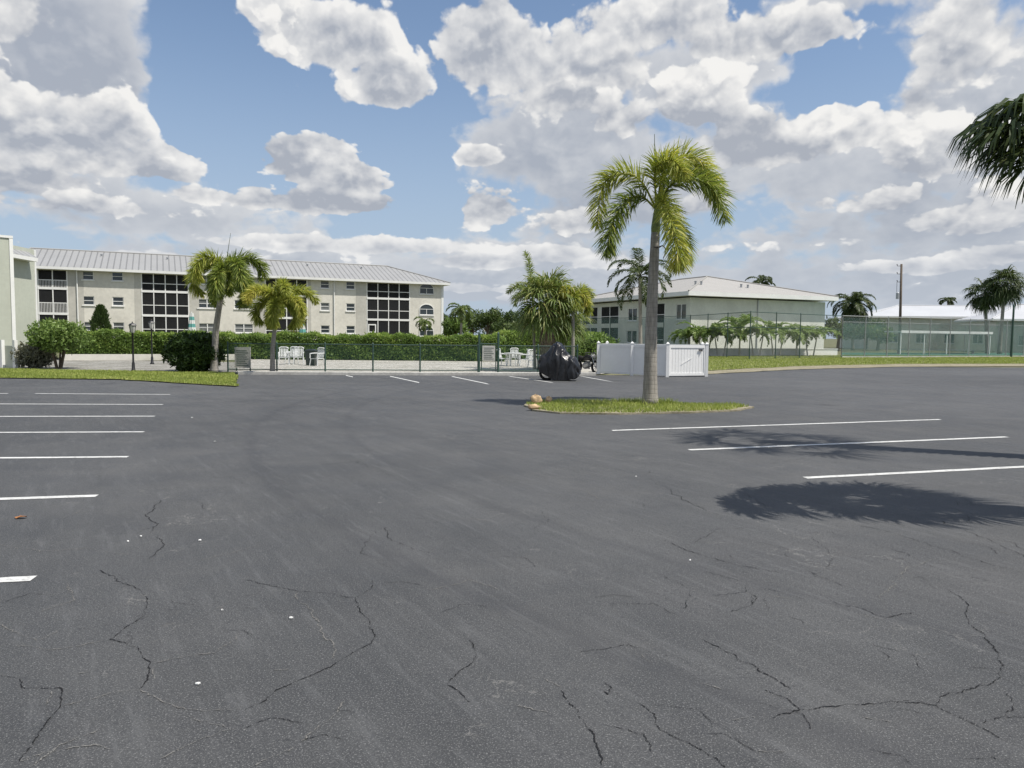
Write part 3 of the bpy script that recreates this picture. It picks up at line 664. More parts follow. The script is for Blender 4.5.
# ------------------------------------------------------------------ two storey green building on the right
Yc=80.
c0=G(689,yh(689)+CH*F/Yc); cl=G(578,yh(578)+CH*F/103.)
FL=Fac(cl,c0); _r=ray(824,yh(824)); _b=-FL.n; _den=_b.x*_r.y-_b.y*_r.x; _t=(c0.y*_r.x-c0.x*_r.y)/_den; crr=c0+_b*_t; FR=Fac(c0,crr)
B3=thing('two_storey_building','pale green two storey building with a low hipped tile roof behind the court fence','building',tuple(c0))
_,e3=FL.uz(689,297); e3=max(e3,5.8); WH=e3-.05
g=MB(); 
UL=lambda px: FL.uz(px,310)[0]
lo3=[(UL(584),UL(598),.3,2.75),(UL(584),UL(598),3.3,WH-.5),(UL(601.5),UL(619),.3,2.75),(UL(601.5),UL(619),3.3,WH-.5),(UL(647),UL(665),.3,2.75),(UL(647),UL(665),3.3,WH-.5)]
w3=[(UL(628),UL(637),3.6,5.1),(UL(676),UL(686),3.6,5.3),(UL(627),UL(637),.9,2.4)]
wall_open(g,FL.T,0,FL.L,0,WH,lo3+w3)
wall_open(g,FR.T,0,FR.L,0,WH,[])
bk=[FR.T(FR.L,0,0),FR.T(FR.L,-FL.L,0)]
for a,b in (((FR.L,0),(FR.L,-FL.L)),((0,-FL.L),(FR.L,-FL.L))):
    g.add([FR.T(a[0],a[1],0),FR.T(b[0],b[1],0),FR.T(b[0],b[1],WH),FR.T(a[0],a[1],WH)],[(0,1,2,3)])
build('wall',g,'greenl',B3)
for i,o_ in enumerate(lo3): lanai(FL.T,o_[0],o_[1],[(o_[2],o_[3])],2,B3)
for o_ in w3: window(FL.T,*o_,B3,split='v')
g=MB(); u=FR.uz(757,320)[0]; g.tube([FR.T(u,.08,.1),FR.T(u,.08,WH)],.06,6); build('downspout',g,'metal',B3)
# roof over rectangle: local frame FR, front d=0, back -FL.L
roof3,rg3=hip_roof('roof',FL,0,FL.L,0,-FR.L,e3+.55,e3+3.2,B3,'tile',over=1.0,fascia=.45)
for du,dd in ((3.2,-3.4),(4.0,-3.4),(9.2,-2.8),(10,-2.6)):
    zz=e3+.55+(1.25-dd)*.27-.25; g=MB(); g.lathe([(.12,-.5),(.12,.30),(.16,.31),(.16,.38)],FR.T(du,dd,zz+.1),8); build('roof_vent',g,'metal',B3)

# white roofed building far right
Yw=120.
w0=G(868,yh(868)+CH*F/Yw); w1=G(1120,yh(1120)+CH*F/(Yw-4)); FWW=Fac(w0,w1)
B4=thing('white_roofed_building','long low building with a bright white hipped roof behind the green court screen','building',tuple(w0))
ez=CH+(yh(900)-316.5)/F*Yw
ops4=[(u_,u_+1.6,1.1,2.6) for u_ in np.arange(3,FWW.L-3,4.3)]
g=MB(); wall_open(g,FWW.T,0,FWW.L,0,ez-.1,ops4); g.add([FWW.T(0,0,0),FWW.T(0,-14,0),FWW.T(0,-14,ez-.1),FWW.T(0,0,ez-.1)],[(0,1,2,3)]); build('wall',g,'stucco',B4)
for o_ in ops4: window(FWW.T,*o_,B4,split='v')
hip_roof('roof',FWW,0,FWW.L,0,-14,ez,ez+2.0,B4,'whiteroof',over=1.0)
p=AT(955,309,Yw-3)
s0=G(925,yh(925)+CH*F/104); s1=G(1150,yh(1150)+CH*F/100); FS=Fac(s0,s1)
B5=thing('grey_roofed_building','pale building at the right edge with a white gable roof behind the pair of palms','building',tuple(s0))
ez5=CH+(yh(1000)-319)/F*102
ops5=[(u_,u_+1.4,1.0,2.4) for u_ in np.arange(12,FS.L-3,4.3)]
g=MB(); wall_open(g,FS.T,9,FS.L,0,ez5-.1,ops5); build('wall',g,'stucco2',B5)
for o_ in ops5: window(FS.T,*o_,B5,split='v')
hip_roof('roof',FS,9,FS.L,0,-10,ez5,ez5+2.2,B5,'whiteroof',over=.9)

# far roof in the middle gap
s0=G(486,yh(486)+CH*F/130); s1=G(511,yh(511)+CH*F/130); F6=Fac(s0,s1)
B6=thing('distant_house','small distant house with a grey hipped roof in the gap between trees','house',tuple(s0))
g=MB(); wall_open(g,F6.T,0,F6.L,0,2.4,[(1,2.2,.9,2)]); build('wall',g,'stucco2',B6); window(F6.T,1,2.2,.9,2,B6)
hip_roof('roof',F6,0,F6.L,0,-7,2.5,4.2,B6,'roof',over=.6)

# ------------------------------------------------------------------ fences
def fence(label,pts,H,mesh,post='dgreen',sp=3.0,pr=.035,rails=(1,),mesh2=None,cat='fence',name='chain_link_fence',bot=.03,zs=None):
    o=thing(name,label,cat,tuple(pts[0])); mb=MB(); uv=[]; rls=[MB() for _ in rails]; ucum=0
    for a,b in zip(pts,pts[1:]):
        L=(b-a).length; n=max(1,round(L/sp))
        mb.add([(a.x,a.y,bot),(b.x,b.y,bot),(b.x,b.y,H),(a.x,a.y,H)],[(0,1,2,3)]); uv+=[(ucum,0),(ucum+L,0),(ucum+L,H),(ucum,H)]; ucum+=L
        for r_,rl in zip(rails,rls): rl.tube([(a.x,a.y,H*r_),(b.x,b.y,H*r_)],pr*.65,6)
        for i in range(n+(1 if b is pts[-1] else 0)):
            p=a.lerp(b,i/n); m=MB(); m.lathe([(pr,0),(pr,H+.03),(pr*1.15,H+.035),(pr*.3,H+.09)],(p.x,p.y,0),8); build('post',m,post,o)
    build('mesh_panel',mb,mesh,o,uv=uv)
    for rl in rls: build('rail',rl,post,o)
    return o
fence('waist high green chain link fence around the pool deck behind the kerb',[G(228,372),G(420,373),G(478,373.2)],1.22,'chain',sp=2.2,rails=(1,.1))
fence('short green chain link fence stretch between the gate and the white enclosure',[G(498,373.3),G(577,373.7)],1.22,'chain',sp=2.0,rails=(1,.1))
# pool gate with sign
gt=thing('pool_gate','green pool gate with a pale notice board between two taller posts','gate',tuple(G(479,373.2)))
a=G(479,373.2); b=G(498,373.3); FG=Fac(a,b)
for u in (0,FG.L): 
    m=MB(); p=FG.T(u,0,0); m.lathe([(.05,0),(.05,1.75),(.06,1.76),(.01,1.84)],p,10); build('post',m,'dgreen',gt)
m=MB(); 
for z in (.15,1.3): m.tube([FG.T(.06,0,z),FG.T(FG.L-.06,0,z)],.025,6)
for u in (.1,FG.L-.1): m.tube([FG.T(u,0,.1),FG.T(u,0,1.35)],.025,6)
build('gate_frame',m,'dgreen',gt)
m=MB(); m.add([FG.T(.1,0,.1),FG.T(FG.L-.1,0,.1),FG.T(FG.L-.1,0,1.3),FG.T(.1,0,1.3)],[(0,1,2,3)]); build('mesh_panel',m,'chain',gt,uv=[(0,0),(.7,0),(.7,1.2),(0,1.2)])
m=MB(); m.obox(FG.T,(.14,FG.L-.14),(.03,.05),(.55,1.22)); sg=build('notice_board',m,'signm',gt)
m=MB()
for k in range(7): m.obox(FG.T,(.2,FG.L-.2-.05*(k%3)),(.052,.055),(.62+k*.08,.65+k*.08))
build('text_rows',m,'signink',sg)
# grey notice board by left palm
nb=thing('notice_board','grey pool notice board on the fence just right of the dark rounded shrub','sign',tuple(G(242,371)))
a=G(234,371.2); b=G(251,371.4); FN=Fac(a,b)
m=MB(); m.obox(FN.T,(.05,FN.L),(0,.04),(.15,1.05)); build('board',m,'signm',nb)
m=MB()
for k in range(8): m.obox(FN.T,(.13,FN.L-.1-.06*(k%3)),(.042,.045),(.25+k*.09,.285+k*.09))
build('text_rows',m,'signink',nb)
for u in (.1,FN.L-.05):
    m=MB(); m.tube([FN.T(u,-.05,0),FN.T(u,-.05,1.1)],.03,6); build('post',m,'dgreen',nb)

# tall fences
HF=3.66
def Gz(px,z): d=ray(px,yh(px)); t=z/d.y; return Vector((d.x*t,z,0))
fL=[Gz(583,86),Gz(640,78),Gz(690,69)]; fM=[Gz(690,69),Gz(750,57),Gz(800,61),Gz(842,64.5)]; fR=[Gz(842,64.5),Gz(930,69),Gz(1024,75),Gz(1150,84)]
def tall(label,pts,mesh,post,sp,screen=None,rails=(1,)):
    o=fence(label,pts,HF,mesh,post,sp,.04,rails)
    if screen:
        mb=MB()
        for a,b in zip(pts,pts[1:]):
            n=Vector(((b-a).y,-(b-a).x,0)).normalized()*-.05
            mb.add([(a.x+n.x,a.y+n.y,.1),(b.x+n.x,b.y+n.y,.1),(b.x+n.x,b.y+n.y,HF-.12),(a.x+n.x,a.y+n.y,HF-.12)],[(0,1,2,3)])
        build('windscreen',mb,screen,o,label='translucent green windscreen fabric')
    return o
tall('tall court fence with pale green screen in front of the two storey building balconies',fL,'chaing','dgreen',5,'windl')
tall('tall bare chain link fence in front of the row of bushy small palms',fM,'chaing','dgreen',4.2,None,(1,.68))
tall('tall court fence hung with dark green screen in front of the white roofed building',fR,'chaing','metal',3.1,'wind',(1,))
p=Gz(750,56.9)
# far side of the court, second screen
fX=[Gz(842,88),Gz(930,93),Gz(1030,100),Gz(1160,108)]
tall('back court fence with green screen seen through the front court fence',fX,'chaing','metal',6,'windl')
g=MB(); poly(g,[fR[0],fR[1],fR[2],fR[3],fX[3],fX[2],fX[1],fX[0]],.03); struct('tennis_court',g,simple('court_green',(.05,.14,.10),.8,.1,.3))
# white base strip
g=MB()
for a,b in zip(fR,fR[1:]):
    n=Vector(((b-a).y,-(b-a).x,0)).normalized(); g.add([tuple(a+n*.1),tuple(b+n*.1),tuple(b+n*.1+Vector((0,0,.14))),tuple(a+n*.1+Vector((0,0,.14))),tuple(a-n*.2+Vector((0,0,.14))),tuple(b-n*.2+Vector((0,0,.14)))],[(0,1,2,3),(3,2,5,4)])
struct('court_kerb',g,'concrete')
# court shelter: white flat canopy
sh=thing('court_shelter','long low white shade canopy on slim posts inside the court','shelter',tuple(Gz(945,80)))
a=Gz(901,82);b=Gz(992,88); FH=Fac(a,b); m=MB(); m.obox(FH.T,(0,FH.L),(-2.2,.0),(2.45,2.6)); m.obox(FH.T,(-.05,FH.L+.05),(.003,.05),(2.38,2.66)); build('canopy',m,'white',sh)
for k in range(5):
    u=FH.L*k/4*.98+.08; m=MB(); m.obox(FH.T,(u-.05,u+.05),(-.15,-.05),(0,2.45)); build('post',m,'white',sh)
m=MB(); m.obox(FH.T,(1,FH.L-1),(-1.6,-1.15),(.42,.48)); m.obox(FH.T,(1.3,1.4),(-1.5,-1.2),(0,.42)); m.obox(FH.T,(FH.L-1.4,FH.L-1.3),(-1.5,-1.2),(0,.42)); build('bench',m,'metal',sh)
# low white wall in front of two storey building
a=Gz(700,66);b=Gz(838,72.5); F7=Fac(a,b); lw=MB(); lw.obox(F7.T,(0,F7.L),(-.2,0),(0,.62)); lw.obox(F7.T,(-.04,F7.L+.04),(-.24,.04),(.622,.70))
tag(build('garden_wall',lw,'white'),'low white garden wall behind the row of bushy small palms','wall')

# ------------------------------------------------------------------ white vinyl enclosure
A=G(598,374.2); Bp=G(667,377); Cp=G(706,376.6)
EN=thing('vinyl_enclosure','white vinyl fence enclosure with a slatted gate behind the tall palm','enclosure',tuple(Bp))
Dp=Cp+Vector((.35,2.1,0)); Ep=A+Vector((.6,1.7,0)); HE=1.38
def vpanel(a,b,gate=False):
    f=Fac(a,b); m=MB(); L=f.L
    if gate:
        n=int(L/.15)
        for i in range(n): m.obox(f.T,(.1+(L-.2)*i/n+.006,.1+(L-.2)*(i+1)/n-.006),(-.02,.0),(.12,HE-.12))
    else:
        n=max(1,round(L/1.1))
        for i in range(n): m.obox(f.T,(.06+(L-.12)*i/n+.004,.06+(L-.12)*(i+1)/n-.004),(-.02,0),(.12,HE-.1))
    p=build('gate' if gate else 'panel',m,'pvc',EN)
    for z in ((.05,.16),(HE-.15,HE-.03)): r=MB(); r.obox(f.T,(.06,L-.06),(-.045,.025),z); build('rail',r,'pvc',p)
    if gate:
        for uu in ((.06,.14),(L-.14,L-.06)): r=MB(); r.obox(f.T,uu,(-.045,.025),(.163,HE-.153)); build('stile',r,'pvc',p)
    if gate:
        h=MB(); h.obox(f.T,(L-.42,L-.24),(.027,.06),(HE-.27,HE-.21)); h.obox(f.T,(L-.3,L-.27),(.06,.09),(HE-.3,HE-.2)); build('latch',h,'black',p)
        hb=MB(); hb.tube([f.T(.35*L,.03,.55),f.T(.62*L,.03,.83)],.007,5); build('brace',hb,'pvc',p)
def vpost(p):
    m=MB(); x,y=p.x,p.y; h=.065; m.box((x-h,y-h,0),(x+h,y+h,HE)); m.box((x-h-.012,y-h-.012,HE+.001),(x+h+.012,y+h+.012,HE+.03))
    m.add([(x-h,y-h,HE+.031),(x+h,y-h,HE+.031),(x+h,y+h,HE+.031),(x-h,y+h,HE+.031),(x,y,HE+.10)],[(0,1,4),(1,2,4),(2,3,4),(3,0,4),(0,3,2,1)])
    build('post',m,'pvc',EN)
vpanel(A,A.lerp(Bp,.5)); vpanel(A.lerp(Bp,.5),Bp); vpanel(Bp,Cp,True); vpanel(Cp,Dp); vpanel(Dp,Dp.lerp(Ep,.5)); vpanel(Dp.lerp(Ep,.5),Ep); vpanel(Ep,A)
for p in (A,A.lerp(Bp,.5),Bp,Cp,Dp,Dp.lerp(Ep,.5),Ep): vpost(p)

# ------------------------------------------------------------------ foliage generators
def leafcloud(mb, cen, rad, n, size, seed, shape='ball', zmin=None, fill=.5, up=.3, tb=.5, narrow=.42):
    r=np.random.RandomState(seed); cen=np.array(cen); rad=np.array(rad,float)
    d=r.normal(size=(n,3)); d/=np.linalg.norm(d,axis=1)[:,None]
    lump=1+.13*np.sin(d[:,0]*5+seed)*np.cos(d[:,2]*6+seed*2)+.10*np.sin(d[:,1]*9+seed*3+d[:,2]*7)+.06*np.sin(d[:,0]*17+d[:,1]*13)
    rr=(fill+(1-fill)*r.rand(n)**.6)*lump
    P=cen+d*rad*rr[:,None]
    if zmin is not None: P[:,2]=np.maximum(P[:,2],zmin+r.rand(n)*.1)
    a=r.normal(size=(n,3))+np.array([0,0,up]); a/=np.linalg.norm(a,axis=1)[:,None]
    b=np.cross(a,r.normal(size=(n,3))); b/=np.linalg.norm(b,axis=1)[:,None]
    s=size*(.6+.8*r.rand(n))
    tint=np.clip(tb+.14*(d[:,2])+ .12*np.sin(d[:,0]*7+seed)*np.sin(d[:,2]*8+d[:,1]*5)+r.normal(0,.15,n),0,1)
    mb.quads(P,a*s[:,None],b*(s*narrow*.5)[:,None],tint)
def blob(mb,cen,rad,seed,k=14):
    V=[];r=random.Random(seed)
    for i in range(k//2+1):
        ph=math.pi*i/(k//2)
        for j in range(k):
            th=2*math.pi*j/k; f=1+.12*math.sin(3*th+seed)*math.sin(2*ph)+r.uniform(-.05,.05)
            V.append((cen[0]+rad[0]*f*math.sin(ph)*math.cos(th),cen[1]+rad[1]*f*math.sin(ph)*math.sin(th),cen[2]+rad[2]*f*math.cos(ph)))
    mb.add(V,[(i*k+j,(i+1)*k+j,(i+1)*k+(j+1)%k,i*k+(j+1)%k) for i in range(k//2) for j in range(k)])
def shrub(name,label,cat,base,rad,h,n,size,mat,seed,core=.8,stems=0,lift=0,tb=.5,fill=.55,group=None):
    o=thing(name,label,cat,tuple(base),group); cz=h/2+lift/2; hz=(h-lift)/2
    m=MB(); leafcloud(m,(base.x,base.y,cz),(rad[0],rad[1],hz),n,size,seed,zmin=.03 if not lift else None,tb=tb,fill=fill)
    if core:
        k=MB(); blob(k,(base.x,base.y,cz),(rad[0]*core,rad[1]*core,hz*core),seed); build('dark_core',k,'core',o,True)  # solid dark core, shade between the leaves put into its colour
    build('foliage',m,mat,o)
    if stems:
        s=MB(); r=random.Random(seed)
        for i in range(stems):
            an=r.uniform(0,6.28); e=(base.x+math.cos(an)*rad[0]*.5,base.y+math.sin(an)*rad[1]*.5,cz)
            s.tube([(base.x+.08*math.cos(an),base.y+.08*math.sin(an),0),(base.x+math.cos(an)*rad[0]*.22,base.y+math.sin(an)*rad[1]*.2,cz*.55),e],[.05,.035,.015],6)
        build('stem',s,'bark',o)
    return o
def hedge(label,a,b,h,wd,n,seed,mat='hedge',ls=.11,z0=0):
    a=Vector(a);b=Vector(b); d=(b-a); L=d.length; d/=L; nn=Vector((-d.y,d.x,0)); r=np.random.RandomState(seed)
    o=thing('hedge',label,'hedge',tuple(a))
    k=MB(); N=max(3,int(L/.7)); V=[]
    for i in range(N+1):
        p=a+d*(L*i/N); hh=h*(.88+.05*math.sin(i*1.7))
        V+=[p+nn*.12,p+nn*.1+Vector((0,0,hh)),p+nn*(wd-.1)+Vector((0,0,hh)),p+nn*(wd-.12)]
    k.add([tuple(v) for v in V],[(4*i+j,4*i+4+j,4*i+5+j,4*i+1+j) for i in range(N) for j in range(3)]); build('dark_core',k,'core',o)  # dark filler shell, its colour stands for the shade inside the hedge
    u=r.uniform(0,L,n); face=r.rand(n); top=face<.42
    hv=h*(1+.05*np.sin(u*1.1+seed)+.04*np.sin(u*3.3)+.03*np.sin(u*7.1))
    z=np.where(top,hv+r.normal(0,.06,n),r.rand(n)**.8*hv); w_=np.where(top,r.uniform(0,wd,n),r.normal(0,.06,n)+.05*np.sin(u*2.7+z*3))
    back=r.rand(n)<.12; w_=np.where(back&~top,wd-w_,w_)
    P=np.stack([a.x+d.x*u+nn.x*w_,a.y+d.y*u+nn.y*w_,z+z0],1)
    A=r.normal(size=(n,3))+np.array([-nn.x*.5,-nn.y*.5,.7]); A/=np.linalg.norm(A,axis=1)[:,None]
    B=np.cross(A,r.normal(size=(n,3))); B/=np.linalg.norm(B,axis=1)[:,None]; s=ls*(.6+.8*r.rand(n))
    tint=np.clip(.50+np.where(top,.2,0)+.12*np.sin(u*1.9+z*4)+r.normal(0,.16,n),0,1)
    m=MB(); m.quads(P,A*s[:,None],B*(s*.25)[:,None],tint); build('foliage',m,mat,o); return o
def curve(pts,n):
    P=[Vector(p) for p in pts]; P=[P[0]*2-P[1]]+P+[P[-1]*2-P[-2]]; out=[]; m=len(P)-3
    for k in range(n):
        t=k/(n-1)*m; i=min(int(t),m-1); f=t-i; a,b,c,d=P[i:i+4]
        out.append(.5*((2*b)+(-a+c)*f+(2*a-5*b+4*c-d)*f*f+(-a+3*b-3*c+d)*f**3))
    return out
def arc_frond(base,az,el,L,droop,n=12,seed=0):
    """rachis points leaving base at elevation el and bending down"""
    pts=[Vector(base)]; e=el
    for i in range(n):
        st=L/n; pts.append(pts[-1]+Vector((math.cos(az)*math.cos(e),math.sin(az)*math.cos(e),math.sin(e)))*st); e-=droop/n*(1+.6*i/n)
    return pts
def feather(mb,pts,ll,nleaf,r,around=1,wd=.022,yellow=0,droopy=.35,start=.14,vang=.6):
    """pinnate frond: leaflets along rachis, around=n rows (foxtail) or 1 (flat)"""
    P=curve(pts,60); Pn=np.array([tuple(p) for p in P])
    mb.tube(P[::4]+[P[-1]],[.028*(1-.85*i/15) for i in range(len(P[::4])+1)],5,tint=.7)
    t=np.repeat(np.linspace(start,1,nleaf),2*around); k=len(t); t=np.clip(t+r.normal(0,.006,k),0,.999)
    idx=t*59; i0=idx.astype(int); f=(idx-i0)[:,None]; i1=np.minimum(i0+1,59); pos=Pn[i0]*(1-f)+Pn[i1]*f
    tan=Pn[np.minimum(i0+1,59)]-Pn[np.maximum(i0-1,0)]; tan/=np.linalg.norm(tan,axis=1)[:,None]
    side=np.cross(tan,np.array([0,0,1.])); side+=1e-3; side/=np.linalg.norm(side,axis=1)[:,None]; upv=np.cross(side,tan)
    sg=np.where(np.arange(k)%2==0,1,-1)
    if around>1: ang=r.uniform(-math.pi,math.pi,k)
    else: ang=vang*r.normal(.5,.35,k); ang=np.where(sg>0,ang,math.pi-ang)
    env=np.sin(np.clip(t*1.02,0,1)*math.pi*.80+.42); env=np.clip(env,.25,1)
    if around>1: env=np.clip(np.minimum(1,(t-start)*7+.45)*np.minimum(1,(1.03-t)*3.5+.35),.2,1)
    fwd=.55+.25*r.rand(k)+.5*t**3
    D=side*np.cos(ang)[:,None]+upv*np.sin(ang)[:,None]+tan*fwd[:,None]; D/=np.linalg.norm(D,axis=1)[:,None]
    L=ll*env*(.8+.35*r.rand(k)); D1=D*(L*.55)[:,None]; D2=D.copy(); D2[:,2]-=droopy+.2*r.rand(k); D2/=np.linalg.norm(D2,axis=1)[:,None]; D2*=(L*.5)[:,None]
    B=np.cross(D,r.normal(size=(k,3))*.6+upv); B/=np.linalg.norm(B,axis=1)[:,None]; B*=(wd*(.7+.6*r.rand(k)))[:,None]
    tn=np.clip(.40+yellow*(.3+.7*t)+r.normal(0,.16,k),0,1)
    mid=pos+D1; tip=mid+D2
    V=np.stack([pos-B*.6,pos+B*.6,mid+B,mid-B,tip+B*.15,tip-B*.15],1).reshape(-1,3); b=np.arange(k)*6
    Fs=np.stack([b,b+1,b+2,b+3],1).tolist()+np.stack([b+3,b+2,b+4,b+5],1).tolist(); mb.add(V,Fs,np.repeat(tn,6))
def trunk(o,pts,r0,r1,mat,name='trunk',k=22,flare=1.35,n=26):
    P=curve(pts,n); rad=[(r0+(r1-r0)*i/(n-1))*(1+(flare-1)*math.exp(-i*.9))*(1+.02*math.sin(i*2.7)) for i in range(n)]
    m=MB(); m.tube(P,rad,k); return build(name,m,mat,o,True)
def fan(mb,base,dirv,pet,R_,r,nseg=26,dr=.5,wd=.028,tb=.4):
    """costapalmate fan leaf: petiole then radiating split segments that droop"""
    d=Vector(dirv).normalized(); base=Vector(base); h=base+d*pet*.6+Vector((0,0,.02)); hub=base+d*pet-Vector((0,0,pet*.16))
    mb.tube([base,h,hub],[.018,.013,.009],4,tint=.6)
    s=d.cross(Vector((0,0,1)));  s=s.normalized() if s.length>.05 else Vector((1,0,0)); dd=(hub-h).normalized(); u=s.cross(dd)
    s=np.array(s);dd=np.array(dd);u=np.array(u); a=np.linspace(-2.15,2.15,nseg)+r.normal(0,.05,nseg)
    D=dd*np.cos(a)[:,None]+s*np.sin(a)[:,None]+u*(.25*np.abs(np.sin(a))+r.normal(0,.07,nseg))[:,None]; D/=np.linalg.norm(D,axis=1)[:,None]
    L=R_*(.72+.28*np.cos(a*.6))*(.85+.25*r.rand(nseg)); hb=np.array(hub)
    B=np.cross(D,u); B/=np.linalg.norm(B,axis=1)[:,None]; B=B*wd+u*r.normal(0,wd*.3,(nseg,1))
    p1=hb+D*(L*.5)[:,None]; D2=D.copy(); D2[:,2]-=dr*(.7+.6*r.rand(nseg)); D2/=np.linalg.norm(D2,axis=1)[:,None]; p2=p1+D2*(L*.32)[:,None]
    D3=D2.copy(); D3[:,2]-=dr*1.6; D3/=np.linalg.norm(D3,axis=1)[:,None]; p3=p2+D3*(L*.3)[:,None]
    V=np.stack([hb-B*.25,hb+B*.25,p1+B,p1-B,p2+B*.6,p2-B*.6,p3+B*.1,p3-B*.1],1).reshape(-1,3); b=np.arange(nseg)*8
    Fs=sum([np.stack([b+i,b+j,b+k_,b+l],1).tolist() for i,j,k_,l in ((0,1,2,3),(3,2,4,5),(5,4,6,7))],[])
    mb.add(V,Fs,np.repeat(np.clip(tb+r.normal(0,.15,nseg),0,1),8))

def foxtail(label,base,tp,r0,r1,fr,seed,mat='fox',ll=.3,nleaf=150,around=4,yellow=.3,wd=.016,mid=None,cat='palm tree',spear=None,group=None):
    """base, tp = trunk ends; fr = list of rachis point lists or (az,el,L,droop,yellow)"""
    o=thing('palm_tree',label,cat,tuple(base),group); r=np.random.RandomState(seed)
    tp=Vector(tp); base=Vector(base); md=mid or base.lerp(tp,.5)
    shaft=(tp-Vector(md)).normalized()*.75*(r1/.11)
    trunk(o,[base,md,tp],r0,r1,'trunk')
    m=MB(); P=[tp-shaft*.02,tp+shaft*.15,tp+shaft*.55,tp+shaft]; m.tube(P,[r1*1.02,r1*1.12,r1*.8,r1*.35],10); build('crownshaft',m,'shaft',o,True)
    for i,f in enumerate(fr):
        m=MB(); mt=mat
        if isinstance(f,tuple):
            az,el,L,dr,yl=f; pts=arc_frond(tp+shaft*.75,az,el,L,dr)
        else: pts=f[:-1]; yl=f[-1]; pts=[tp+shaft*.75]+pts
        if yl>.45: mt='foxy'
        feather(m,pts,ll,nleaf,r,around,wd,yl*.45,.28); build('frond',m,mt,o,label='yellowing frond' if yl>.45 else None)
    if spear: m=MB(); m.tube([tp+shaft*.8,Vector(spear).lerp(tp,.5),spear],[.03,.016,.006],5,tint=.6); build('spear_leaf',m,'dpalm',o)
    return o
# ------------------------------------------------------------------ the tall foxtail palm on the island
b0=G(650,405.5); Y0=b0.y
def A0(px,py,dy=0): return AT(px,py,Y0+dy)
fr=[ [A0(640,180),A0(618,174,-.1),A0(602,188,-.2),A0(597,226,-.3),.6],
     [A0(640,196,-.2),A0(622,206,-.5),A0(611,228,-.7),A0(606,254,-.8),.1],
     [A0(664,172),A0(686,156,-.1),A0(706,168,-.2),A0(716,200,-.3),.8],
     [A0(672,184,-.2),A0(696,180,-.5),A0(716,192,-.6),A0(725,220,-.7),.35],
     [A0(668,178,.4),A0(692,170,.7),A0(708,178,.9),A0(720,205,1.0),.4],
     [A0(663,200,-.4),A0(672,222,-.9),A0(677,248,-1.0),A0(679,268,-1.0),.75],
     [A0(661,200,.4),A0(672,215,.9),A0(684,240,1.2),A0(686,262,1.2),.5],
     [A0(655,176,-.2),A0(660,164,-.5),A0(672,160,-.8),A0(683,172,-1.1),.6]]
P1=foxtail('tall foxtail palm with yellow green fronds on the small grass island',b0,A0(655.5,232),.178,.105,fr,3,ll=.47,nleaf=88,around=3,wd=.0125,mat='fox',mid=A0(651.5,320),spear=A0(654.5,134))
m=MB(); c=A0(657,247); q=[c+Vector((.11,-.1,.03)),c+Vector((.02,-.14,-.03)),c+Vector((-.13,-.06,0)),c+Vector((-.1,.1,.02)),c+Vector((.1,.1,.03)),c+Vector((.16,0,.02)),c+Vector((.21,-.02,-.1)),c+Vector((.15,-.04,-.28))]
m.tube(curve(q,24),.012,5); build('strap',m,'black',P1)

# left foxtails
def rfr(seed,n,L,y0=.25,lo=-.2,hi=1.15,dr=(1.7,2.6)):
    r=random.Random(seed); out=[]
    for i in range(n):
        az=2*math.pi*(i*.381966)+r.uniform(-.25,.25); el=lo+(hi-lo)*((i+.5)/n)+r.uniform(-.1,.1)
        out.append((az,el,L*r.uniform(.85,1.1),r.uniform(*dr),y0*r.uniform(.2,2.2)))
    return out
b1=G(214,372.5); YB=b1.y+.8
t1=AT(223,284,b1.y)
foxtail('foxtail palm with dark drooping fronds beside the dark rounded shrub',b1,t1,.155,.10,rfr(4,9,2.35,.25,.1,1.25,(2.2,3.0)),4,ll=.46,nleaf=100,around=3,wd=.017,mid=AT(216,330,b1.y),yellow=.1,spear=t1+Vector((.35,0,2.1)))
b2=G(272.5,374.0); t2=AT(277,313,b2.y)
foxtail('smaller yellowing foxtail palm standing against the pool fence',b2,t2,.105,.075,rfr(8,11,1.85,.55,-.0,1.35),6,mat='foxy',ll=.36,nleaf=95,around=3,wd=.015,mid=AT(273,345,b2.y))

def sabal(label,base,tp,r0,r1,nf,pet,Rf,seed,mat='sabal',nseg=22,lo=-1.0,hi=1.4,boots=True,wd=.03,tb=.42,dr=.5,group=None,hubs=()):
    o=thing('palm_tree',label,'palm tree',tuple(base),group); r=np.random.RandomState(seed); base=Vector(base);tp=Vector(tp)
    trunk(o,[base,base.lerp(tp,.5),tp],r0,r1,'boot' if boots else 'trunk',n=20)
    if boots:
        m=MB(); L=(tp-base).length; n=int(L/.09)*5
        for i in range(n):
            t=.1+.9*i/n; an=i*2.4; p=base.lerp(tp,t); rr=r0+(r1-r0)*t; d=Vector((math.cos(an),math.sin(an),.0)); q=p+d*rr*.85
            m.tube([q,q+d*.09+Vector((0,0,.10)),q+d*.13+Vector((0,0,.2))],[.045,.035,.02],4)
        build('leaf_boots',m,'boot',o)
    m=MB()
    for i in range(nf):
        az=i*2.39996+r.uniform(-.2,.2); el=hi-(hi-lo)*((i+.5)/nf)**.9+r.uniform(-.12,.12)
        d=(math.cos(az)*math.cos(el),math.sin(az)*math.cos(el),math.sin(el))
        fan(m,tp+Vector((0,0,.05)),d,pet*r.uniform(.8,1.15),Rf*r.uniform(.85,1.12),r,nseg,dr,wd,tb+.12*math.sin(el))
    for h_ in hubs:
        dv=h_-tp; dv.z+=dv.length*.16; fan(m,tp,tuple(dv),dv.length,.52,r,nseg+6,.75,wd,tb-.15)
    build('crown',m,mat,o); return o
